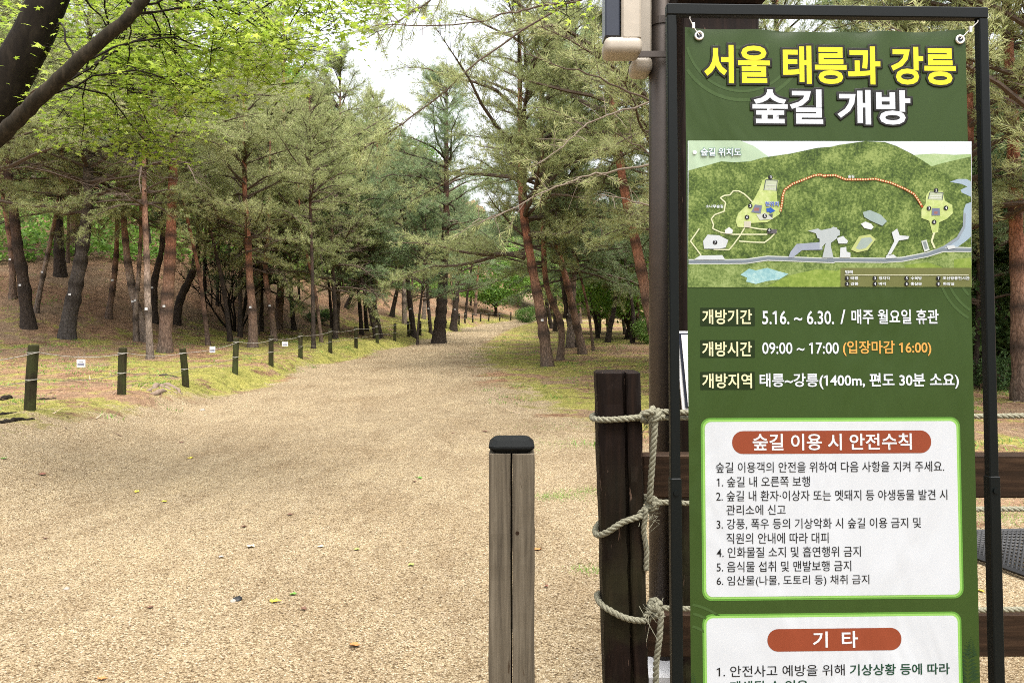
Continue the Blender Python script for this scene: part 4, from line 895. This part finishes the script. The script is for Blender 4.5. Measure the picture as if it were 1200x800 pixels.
gf = [[r_*nu+c, (r_+1)*nu+c, (r_+1)*nu+c+1, r_*nu+c+1] for r_ in range(nv-1) for c in range(nu-1)]
fab = MB().add(gv, gf).build('banner_sheet', pmat('banner_vinyl_green', GREEN, .42), ban, smooth=True)
LAY = .00035
def poly(ptsl, w, col, name=None, parent=ban, mat=None):   # local polygon(s)
    return MB().add([wl(p[0], p[1], w) for p in ptsl], [list(range(len(ptsl)))]).build(name, mat or pc(col), parent)
def rrect(x0, y0, x1, y1, r, n=8):
    a, b_ = loc(x0, (y0+y1)/2)[0], loc(x1, (y0+y1)/2)[0]; t_, bt = loc((x0+x1)/2, y0)[1], loc((x0+x1)/2, y1)[1]; r = r/FPX*1.56; P_ = []
    for cx, cy_, a0 in ((b_-r, t_-r, 0), (a+r, t_-r, 90), (a+r, bt+r, 180), (b_-r, bt+r, 270)):
        for k in range(n+1): q = math.radians(a0+90*k/n); P_.append((cx+r*math.cos(q), cy_+r*math.sin(q)))
    return P_
def text_mesh(body, off=0, bev=0):
    cu = bpy.data.curves.new('lettering', 'FONT'); cu.body = body; cu.offset = off; cu.bevel_depth = bev; cu.bevel_resolution = 1 if bev else 0; cu.resolution_u = 3; cu.fill_mode = 'BOTH' if bev else 'FRONT'
    o = bpy.data.objects.new('lettering', cu); C.objects.link(o); dg = bpy.context.evaluated_depsgraph_get(); me = bpy.data.meshes.new_from_object(o.evaluated_get(dg)); bpy.data.objects.remove(o)
    n = len(me.vertices); co = np.empty(n*3, dtype=np.float32); me.vertices.foreach_get('co', co); return me, co.reshape(-1, 3)
_tm = text_mesh
def text_mesh(body, off=0, bev=0):      # the stock digit one has no flag: add it
    me, co = _tm(body, off, bev)
    if '1' in body and not bev:
        m1, c1 = _tm('1', off); bw = c1[:, 0].max()-c1[:, 0].min(); V = [tuple(p) for p in co]; F = [list(p.vertices) for p in me.polygons]
        top = c1[:, 1].max(); bpy.data.meshes.remove(m1)
        for i, ch in enumerate(body):
            if ch != '1': continue
            m2, c2 = _tm(body[:i+1], off); xr = c2[:, 0].max(); bpy.data.meshes.remove(m2); k = len(V)
            V += [(xr-bw*.6, top, .0), (xr-bw*.9, top-.015, .0), (xr-bw-.15, top-.10, .0), (xr-bw-.15, top-.10-bw*.8, .0), (xr-bw*.6, top-.05-bw*.7, .0)]; F.append([k, k+1, k+2, k+3, k+4])
        me2 = bpy.data.meshes.new('lettering'); me2.from_pydata(V, [], F); bpy.data.meshes.remove(me); me, co = me2, np.array(V, dtype=np.float32)
    return me, co
def text(body, x0, y0, x1, y1, col, w, off=0, outline=None, bev=0, parent=ban, name='lettering', mirror=False):
    me, co = text_mesh(body, off); ref = (co[:, 0].min(), co[:, 0].max(), co[:, 1].min(), co[:, 1].max())
    c = loc((x0+x1)/2, (y0+y1)/2); a, b_ = loc(x0, (y0+y1)/2)[0], loc(x1, (y0+y1)/2)[0]; t_, bt = loc((x0+x1)/2, y0)[1], loc((x0+x1)/2, y1)[1]
    sx, sy = (b_-a)/(ref[1]-ref[0]), (t_-bt)/(ref[3]-ref[2])
    def place(me, co, w, mat, nm):
        u = a+(co[:, 0]-ref[0])*sx; v = bt+(co[:, 1]-ref[2])*sy; ww = w+co[:, 2]*sx*.03
        P_ = O+u[:, None]*U+v[:, None]*Vv+ww[:, None]*Nn-np.array(ban.location); me.vertices.foreach_set('co', P_.astype(np.float32).ravel()); me.materials.clear(); me.materials.append(mat); me.update(); me.name = nm
        return link(nm, me, parent)
    if outline:
        m2, c2 = text_mesh(body, off*.6, bev); o2 = place(m2, c2, w-.0002, pc(outline), 'lettering_outline')
    return place(me, co, w, pc(col), name)
# faint printed emblems
def rings(cx, cy_, radii, nm='printed_emblem'):
    mb = MB(); cu_, cv = loc(cx, cy_); k = 1.56/FPX
    def inside(u, v): return uA+.001 < u < uB-.001 and v < loc(970, 52)[1]
    for r0, r1 in radii:
        for q in range(144):
            a, b_ = q*2*math.pi/144, (q+1)*2*math.pi/144; P_ = [(cu_+math.cos(t_)*r*k, cv+math.sin(t_)*r*k) for t_, r in ((a, r0), (b_, r0), (b_, r1), (a, r1))]
            if all(inside(*p) for p in P_): mb.add([wl(p[0], p[1], LAY) for p in P_], [[3, 2, 1, 0]])
    if cy_ < 100:
        for x, y, hx, hy in ((-10, 0, 2, 55), (10, 0, 2, 55), (-30, 18, 2, 30), (30, 18, 2, 30), (-20, 28, 12, 2), (20, 28, 12, 2), (0, 40, 12, 2), (-38, 0, 16, 2), (38, 0, 16, 2), (0, 14, 10, 2), (-45, -6, 2, 12), (45, -6, 2, 12), (-22, 46, 10, 2), (22, 46, 10, 2)):
            P_ = [(cu_+(x+sx*hx)*k, cv-(y+sy*hy)*k) for sx, sy in ((-1, 1), (1, 1), (1, -1), (-1, -1))]
            P_ = [(max(uA+.001, min(uB-.001, p[0])), min(p[1], loc(970, 52)[1])) for p in P_]
            mb.add([wl(p[0], p[1], LAY*1.2) for p in P_], [[0, 1, 2, 3]])
    mb.build(nm, pc(GREEN2), ban)
rings(869, 42, [(79, 75), (68, 65)]); rings(1168, 312, [(72, 69), (63, 60), (50, 47), (40, 37)]); rings(800, 778, [(70, 67), (60, 57), (46, 43)])
# title
YEL, WHT = (.90, .80, .03), (.78, .82, .88)
text('서울 태릉과 강릉', 825, 54.5, 1119.5, 99, YEL, LAY*4, .028, (.022, .022, .016), .075)
text('숲길 개방', 881.5, 105.5, 1066.5, 146, WHT, LAY*4, .028, (.022, .022, .020), .075)
# opening rows
for y0, y1 in ((360.5, 382), (398.3, 419), (435.5, 456.5)): poly(rrect(820.5, y0, 884.5, y1, .5, 1), LAY, (.012, .028, .003), 'row_label_box')
CRM = (.88, .84, .50)
for s_, y in (('개방기간', 362.5), ('개방시간', 400.2), ('개방지역', 437.3)): text(s_, 822.7, y, 881, y+17.3, CRM, LAY*3, .016)
text('5.16. ~ 6.30.', 893, 364, 977, 380, WHT, LAY*3, .012); text('/', 984.5, 362.5, 990.5, 379.5, WHT, LAY*3, .014); text('매주 월요일 휴관', 997.5, 362.3, 1099.5, 379.5, WHT, LAY*3, .016)
text('09:00 ~ 17:00', 893, 401, 982.7, 414.7, WHT, LAY*3, .010); text('(입장마감 16:00)', 987.5, 399, 1091, 416.8, (.80, .40, .09), LAY*3, .014)
text('태릉~강릉(1400m, 편도 30분 소요)', 890, 437, 1123.3, 455.5, WHT, LAY*3, .018)
# panels
RED = (.29, .062, .026); PAP = (.66, .69, .73)
for nm, b0, ins in (('panel', (822, 489, 1127, 702), 0), ('panel', (824, 717.5, 1128.5, 930), 0)):
    x0, y0, x1, y1 = b0; p_ = poly(rrect(x0, y0, x1, y1, 11), LAY, (.13, .33, .05), 'panel_border'); poly(rrect(x0+2, y0+2, x1-2, y1-2, 9.5), LAY*2, (.30, .58, .13), 'panel_border'); poly(rrect(x0+4.6, y0+4.6, x1-4.6, y1-4.6, 7.5), LAY*3, PAP, 'panel')
poly(rrect(857.7, 504.3, 1090.8, 531, 12.8), LAY*4, RED, 'heading_pill'); text('숲길 이용 시 안전수칙', 881.6, 507.6, 1067.8, 527, (.82, .82, .82), LAY*6, .016)
poly(rrect(899, 735.5, 1056, 761.8, 12.6), LAY*4, RED, 'heading_pill'); text('기', 952, 739, 969.5, 757.8, (.82, .82, .82), LAY*6, .018); text('타', 986, 738.3, 1004.8, 758, (.82, .82, .82), LAY*6, .018)
INK = (.012, .012, .012)
for s_, x0, y0, x1, y1 in [('숲길 이용객의 안전을 위하여 다음 사항을 지켜 주세요.', 838.5, 540.3, 1106, 552.8), ('1. 숲길 내 오른쪽 보행', 839.7, 557.8, 948.8, 570), ('2. 숲길 내 환자·이상자 또는 멧돼지 등 야생동물 발견 시', 839, 573.6, 1109.6, 586),
    ('관리소에 신고', 851, 590.8, 920.4, 602.8), ('3. 강풍, 폭우 등의 기상악화 시 숲길 이용 금지 및', 839.5, 606.5, 1078.8, 619.2), ('직원의 안내에 따라 대피', 851, 623.6, 970.6, 636.2), ('4. 인화물질 소지 및 흡연행위 금지', 839.6, 639.7, 1008.4, 652.2),
    ('5. 음식물 섭취 및 맨발보행 금지', 839.6, 656.6, 997.1, 669), ('6. 임산물(나물, 도토리 등) 채취 금지', 839.6, 673.3, 1018.3, 686.2), ('1. 안전사고 예방을 위해', 839.7, 778.3, 989.5, 791.5)]:
    text(s_, x0, y0, x1, y1, INK, LAY*5, .002)
text('기상상황 등에 따라', 995.5, 776.5, 1112.5, 789.8, (.01, .06, .03), LAY*5, .014); text('폐쇄될 수 있음', 855, 796.3, 946.5, 809, (.01, .06, .03), LAY*5, .014)
# fern silhouettes low on the sheet
mb = MB(); rs = np.random.default_rng(6)
for cx, cy_, L in ((1134, 800, 52), (1126, 806, 30), (1138, 770, 26), (812, 812, 26), (1132, 860, 60), (815, 860, 60)):
    for j in range(11):
        for sd_ in (-1, 1):
            y = cy_-L*j/11; l = L*.30*(1-j/12); P_ = [(cx, y), (cx+sd_*l*.5, y-l*.55), (cx+sd_*l, y-l*.45), (cx+sd_*l*.5, y-l*.2)]
            P_ = [loc(*q) for q in P_]; P_ = [(max(uA, min(uB, p[0])), p[1]) for p in P_]
            mb.add([wl(p[0], p[1], LAY*.8) for p in P_], [[0, 1, 2, 3]])
mb.build('printed_fern', pc((.022, .055, .018)), ban, kind='stuff')

# printed trail map: flat picture built from coloured shapes
def a_(x, y): return (800+x/4.444, 160+y/4.444)
def b_(x, y): return (960+x/4.442, 160+y/4.444)
mapm = []; mv = MB()
def mm(m):
    if m not in mapm: mapm.append(m)
    return mapm.index(m)
def ml(pts, lay, mat):
    P_ = [loc(*p) for p in pts]; ml.n += 1; w = LAY+(lay+(ml.n % 97)*.009)*.00012
    ar = sum(P_[i][0]*P_[(i+1) % len(P_)][1]-P_[(i+1) % len(P_)][0]*P_[i][1] for i in range(len(P_)))
    if ar < 0: P_ = P_[::-1]
    mv.add([wl(p[0], p[1], w) for p in P_], [list(range(len(P_)))], mm(mat if not isinstance(mat, tuple) else pc(mat)))
ml.n = 0
def line(pts, wd, lay, mat, dash=None):
    P_ = np.array(pts, float); seg = np.r_[0, np.cumsum(np.linalg.norm(np.diff(P_, axis=0), axis=1))]; st = 1.2 if not dash else dash[0]; s = np.arange(0, seg[-1]+.01, st)
    if not dash: s = np.unique(np.r_[s, seg])
    Q = np.stack([np.interp(s, seg, P_[:, c]) for c in (0, 1)], -1)
    for _ in range(1 if not dash else 0): Q[1:-1] = (Q[:-2]+2*Q[1:-1]+Q[2:])/4
    T = np.gradient(Q, axis=0); T /= np.linalg.norm(T, axis=1)[:, None]+1e-9; Nm = np.stack([-T[:, 1], T[:, 0]], -1)
    for i in range(len(Q)-1):
        q0, q1 = Q[i], Q[i+1]
        if dash: q1 = q0+(q1-q0)*dash[1]
        ml([q0+Nm[i]*wd/2, q1+Nm[i+1]*wd/2, q1-Nm[i+1]*wd/2, q0-Nm[i]*wd/2], lay, mat)
def disc(c, r, lay, mat, n=14): ml([(c[0]+r*math.cos(2*math.pi*i/n), c[1]+r*math.sin(2*math.pi*i/n)) for i in range(n)], lay, mat)
def tex(name, cols, sc=90):
    m, t, b = new_mat(name); v = coords(t); n1 = nz(t, v, sc*2.2, 6, .75); n2 = nz(t, v, sc*.28, 5, .6)
    f = mth(t, 'ADD', mth(t, 'MULTIPLY', n1, .6), mth(t, 'MULTIPLY', n2, .4)); cols = [tuple(v*k for v, k in zip(c, (.54, .56, .50))) for c in cols]; lk(t, ramp(t, f, [(.40, cols[0]), (.5, cols[1]), (.59, cols[2])]), b.inputs['Base Color']); b.inputs['Roughness'].default_value = .5; b.inputs['Specular IOR Level'].default_value = .16; return m
FOREST = tex('printed_forest', ((.035, .065, .012), (.12, .18, .038), (.30, .37, .12))); FAR = tex('printed_far_hill', ((.33, .47, .22), (.42, .54, .30), (.5, .6, .38))); FIELD = tex('printed_field', ((.17, .25, .04), (.24, .33, .06), (.32, .40, .10)), 40)
SHRUB = tex('printed_shrubs', ((.08, .13, .03), (.20, .27, .08), (.33, .40, .16)))
ml([(806, 165.3), (1138.5, 165.8), (1138.5, 336.5), (806, 336.5)], 0, (.72, .78, .82))
ml([a_(30, 185), a_(30, 22), a_(300, 22), a_(370, 50), a_(450, 108), a_(350, 140), a_(200, 150)], 1, pc((.46, .60, .42)))
ml([b_(480, 97), b_(600, 90), b_(700, 96), b_(790, 92), b_(790, 240), b_(620, 200), b_(560, 150)], 1, FAR); ml([b_(560, 165), b_(620, 145), b_(700, 125), b_(790, 105), b_(790, 250), b_(620, 220)], 2, SHRUB)
ml([a_(30, 178), a_(130, 150), a_(200, 130), a_(270, 135), a_(350, 130), a_(420, 110), a_(560, 90), a_(700, 60), b_(60, 55), b_(100, 45), b_(240, 25), b_(340, 30), b_(400, 50), b_(480, 90), b_(560, 140), b_(620, 180), b_(700, 215), b_(790, 240), (1138.5, 336.5), (806, 336.5)], 3, FOREST)
WAT = (.36, .46, .55); ml([b_(680, 237), b_(720, 222), b_(765, 222), b_(790, 235), b_(790, 315), b_(740, 292), b_(735, 278), b_(770, 262), b_(740, 248)], 4, WAT); ml([b_(790, 342), b_(762, 352), b_(750, 385), b_(752, 470), b_(722, 528), b_(655, 578), b_(690, 596), b_(762, 545), b_(790, 520)], 4, WAT)
ml([a_(30, 660), a_(330, 660), a_(600, 655), a_(790, 655), b_(340, 655), b_(560, 640), b_(700, 610), b_(790, 605), (1138.5, 336.5), (806, 336.5)], 4, SHRUB)
ml([a_(440, 778), a_(560, 722), a_(700, 690), a_(800, 700), b_(110, 690), b_(110, 782), a_(500, 782)], 5, FIELD); ml([b_(440, 670), b_(560, 655), b_(640, 680), b_(600, 720), b_(460, 700)], 5, FIELD); ml([b_(700, 640), b_(790, 630), b_(790, 690), b_(700, 690)], 5, FIELD)
ml([a_(300, 720), a_(345, 688), a_(380, 697), a_(440, 684), a_(500, 702), a_(550, 715), a_(500, 745), a_(440, 752), a_(380, 768), a_(330, 755), a_(335, 735)], 5, tex('printed_pond', ((.24, .45, .55), (.34, .55, .64), (.5, .68, .74)), 60))
road = [a_(30, 652), a_(230, 652), a_(330, 650), a_(440, 634), a_(540, 637), a_(790, 647), b_(40, 642), b_(340, 645), b_(430, 640), b_(560, 615), b_(640, 590), b_(700, 588), b_(790, 590)]
line(road, 6, 6, (.62, .66, .62)); line(road, 3.6, 8, (.20, .24, .28)); line([b_(560, 615), b_(650, 575), b_(720, 528), b_(752, 470), b_(755, 400)], 3, 7, (.28, .33, .38))
PTH = (.68, .70, .44)
for pl_ in ([a_(365, 345), a_(340, 318), a_(320, 300), a_(290, 284), a_(262, 284), a_(245, 305), a_(215, 308), a_(195, 320), a_(222, 345), a_(215, 390), a_(165, 408), a_(148, 430), a_(160, 460), a_(155, 480), a_(200, 500), a_(260, 510), a_(440, 510)],
            [a_(322, 475), a_(295, 520), a_(262, 565), a_(240, 590), a_(160, 588)], [a_(340, 472), a_(400, 482), a_(470, 486), a_(488, 495), a_(455, 530), a_(425, 552), a_(360, 550), a_(292, 545)], [a_(85, 480), a_(40, 545), a_(95, 618)]): line(pl_, 1.5, 9, PTH)
CLR = tex('printed_clearing', ((.42, .52, .16), (.52, .60, .24), (.62, .68, .34)), 40)
ml([a_(440, 212), a_(498, 228), a_(488, 290), a_(492, 340), a_(512, 372), a_(505, 405), a_(440, 447), a_(345, 452), a_(322, 474), a_(285, 472), a_(275, 440), a_(288, 400), a_(325, 365), a_(360, 345), a_(385, 300), a_(400, 270), a_(412, 232)], 10, CLR)
ml([b_(570, 284), b_(640, 284), b_(652, 335), b_(690, 358), b_(694, 400), b_(662, 430), b_(622, 448), b_(616, 500), b_(588, 506), b_(570, 440), b_(530, 425), b_(530, 382), b_(552, 350), b_(553, 310)], 10, CLR)
line([b_(597, 500), b_(583, 545), b_(600, 582)], 2.2, 10, PTH)
for f, r_ in ((a_, (425, 226, 492, 284)), (b_, (568, 290, 643, 332))):
    x0, y0, x1, y1 = r_; ml([f(x0+6, y0), f(x1, y0+3), f(x1-6, y1), f(x0-4, y1-4)], 11, (.50, .56, .40)); line([f(x0-4, y1-4), f(x0+6, y0), f(x1, y0+3), f(x1-6, y1)], .9, 13, (.10, .12, .12)); line([f(x0+8, (y0+y1)/2), f(x1-10, (y0+y1)/2)], .8, 13, (.7, .72, .66)); line([f(x0+8, y1-12), f(x1-10, y1-12)], .8, 13, (.7, .72, .66))
GB, LB_ = (.17, .19, .27), (.62, .66, .68)
for f, q, c in [(a_, [(355, 395), (375, 355), (412, 360), (405, 402)], GB), (a_, [(372, 372), (398, 372), (395, 388), (370, 388)], (.32, .14, .12)), (b_, [(584, 374), (624, 374), (626, 412), (582, 412)], GB), (b_, [(595, 392), (614, 392), (612, 404), (596, 404)], (.32, .14, .12)), (a_, [(445, 408), (468, 402), (465, 425), (446, 428)], (.08, .09, .1)),
                (a_, [(105, 545), (128, 512), (188, 515), (236, 540), (222, 578), (190, 585), (110, 585)], LB_), (a_, [(218, 488), (240, 472), (260, 488), (256, 506), (220, 506)], (.75, .76, .74)), (a_, [(438, 486), (490, 484), (486, 506), (440, 506)], (.12, .11, .12)), (a_, [(55, 642), (90, 620), (205, 618), (220, 642)], LB_),
                (a_, [(318, 442), (355, 442), (352, 474), (318, 474)], (.58, .56, .44)), (a_, [(382, 408), (430, 398), (470, 430), (400, 436)], (.55, .58, .50)), (a_, [(548, 632), (560, 600), (592, 560), (722, 550), (726, 590), (620, 592), (570, 632)], (.34, .38, .47)), (a_, [(650, 492), (702, 480), (742, 500), (785, 474), (802, 474), (802, 530), (762, 560), (782, 628), (725, 632), (745, 545), (700, 530), (692, 505)], (.46, .51, .52)),
                (b_, [(0, 490), (60, 478), (72, 470), (105, 490), (105, 515), (62, 530), (58, 570), (72, 632), (25, 632), (40, 545), (0, 590)], (.46, .51, .52)), (b_, [(90, 530), (122, 518), (148, 545), (142, 558), (98, 558)], LB_), (b_, [(108, 580), (138, 575), (140, 600), (160, 606), (160, 630), (105, 630)], LB_),
                (b_, [(224, 395), (262, 384), (318, 408), (350, 442), (326, 466), (270, 442), (232, 420)], (.33, .42, .40)), (b_, [(214, 455), (238, 444), (268, 455), (281, 472), (268, 486), (232, 477)], (.72, .74, .74)), (b_, [(163, 590), (205, 520), (262, 510), (292, 535), (250, 592), (195, 604)], (.50, .56, .22)), (b_, [(188, 582), (218, 530), (264, 525), (276, 542), (240, 582), (205, 590)], (.36, .44, .40)),
                (b_, [(375, 500), (403, 480), (416, 515), (466, 520), (460, 535), (412, 542), (372, 612), (350, 620), (388, 546)], LB_), (b_, [(528, 545), (556, 538), (572, 592), (545, 602)], (.6, .64, .6)), (b_, [(535, 550), (552, 546), (563, 584), (548, 590)], (.24, .28, .28)), (b_, [(345, 620), (385, 615), (405, 632), (345, 636)], LB_), (b_, [(660, 570), (700, 565), (706, 582), (668, 588)], LB_)]:
    ml([f(*p) for p in q], 14, c)
route = [a_(507, 392), a_(515, 350), a_(520, 305), a_(530, 278), a_(570, 248), a_(630, 225), a_(680, 205), a_(715, 200), a_(745, 212), b_(20, 205), b_(80, 203), b_(110, 215), b_(135, 225), b_(230, 225), b_(290, 222), b_(370, 242), b_(440, 272), b_(490, 300), b_(515, 335), b_(535, 370)]
line(route, 2.6, 15, (.42, .07, .015)); line(route, 1.5, 17, (.85, .72, .38), (3.0, .6))
ml([a_(433, 375), a_(452, 372), a_(450, 364), a_(480, 388), a_(450, 402), a_(452, 393), a_(436, 394)], 17, (.02, .10, .45))
ml([b_(110, 684), b_(790, 684), b_(790, 782), b_(110, 782)], 7, (.16, .17, .055)); line([b_(130, 722), b_(775, 722)], .7, 16, (.8, .8, .6))
DK = (.012, .012, .012); disc((813.8, 178.8), 2.4, 16, (.8, .8, .8))
nums = [(a_(455, 213), '1'), (a_(350, 362), '3'), (a_(333, 421), '6'), (a_(425, 415), '5'), (a_(167, 552), '7'), (a_(449, 489), '8'), (b_(605, 282), '2'), (b_(568, 375), '3'), (b_(656, 373), '4'), (b_(595, 446), '6')]
leg = [((143, 738), '1'), ((143, 767), '2'), ((287, 738), '3'), ((287, 767), '4'), ((452, 738), '5'), ((452, 767), '6'), ((617, 738), '7'), ((617, 767), '8')]
for c, s_ in nums+[(b_(*p), s_) for p, s_ in leg]: disc(c, 2.7, 17, DK)
mpo = mv.build('map_print', mapm, ban, kind='stuff')
WT = LAY+.00012*22
for c, s_ in nums+[(b_(*p), s_) for p, s_ in leg]: text(s_, c[0]-1.0, c[1]-1.6, c[0]+1.0, c[1]+1.6, WHT, WT, .01, name='map_number')
def tb(s_, f, x0, x1, y0, y1, col=WHT, off=.02, **kw): p, q = f(x0, y0), f(x1, y1); text(s_, p[0], p[1], q[0], q[1], col, WT, off, name='map_lettering', **kw)
tb('숲길 위치도', a_, 92, 302, 62, 103, outline=(.05, .20, .16), bev=.05); tb('소나무숲길', a_, 118, 209, 357, 373); tb('현위치', a_, 428, 497, 340, 365, (.02, .10, .48), .02, outline=(.8, .8, .8), bev=.05); tb('숲길', b_, 146, 179, 202, 217)
tb('범례', b_, 132, 172, 697, 715)
for s_, x0, x1, r_ in (('태릉', 160, 200, 0), ('정자각', 306, 365, 0), ('수복방', 472, 530, 0), ('조선왕릉전시관', 638, 778, 0), ('강릉', 160, 200, 1), ('비각', 306, 345, 1), ('홍살문', 472, 530, 1), ('화장실', 640, 698, 1)):
    tb(s_, b_, x0, x1, 730+29*r_, 746+29*r_)
# grommets and ties
for gx, gy, tx_, ty_ in ((819, 42.5, 806, 26), (1124.5, 47, 1140, 30)):
    g0 = loc(gx, gy); k = 1.56/FPX; mb = MB(); a = np.linspace(0, 2*math.pi, 25); ring = [wl(g0[0]+math.cos(q)*4.4*k, g0[1]+math.sin(q)*4.4*k, .0015) for q in a]; mb.tube(ring, .0030, 6, 0, False); mb.build('grommet', M['metalring'], ban, smooth=True)
    MB().add([wl(g0[0]+math.cos(q)*3*k, g0[1]+math.sin(q)*3*k, .0012) for q in a[:-1]], [list(range(24))]).build('eyelet_hole', M['navy'], ban)
    t0 = loc(tx_, ty_); mb = MB(); mb.tube([wl(g0[0], g0[1], .003), wl((g0[0]+t0[0])/2, (g0[1]+t0[1])/2, .006), wl(t0[0], t0[1], .016), wl(t0[0], t0[1]+.004, .017)], .0010, 5); mb.box(wl((g0[0]*.4+t0[0]*.6), (g0[1]*.4+t0[1]*.6), .010), (.0025, .006, .002), ax=AX); mb.build('cable_tie', M['white'], ban)
print('objects', len(bpy.data.objects), 'tris', sum(len(m.polygons) for m in bpy.data.meshes))
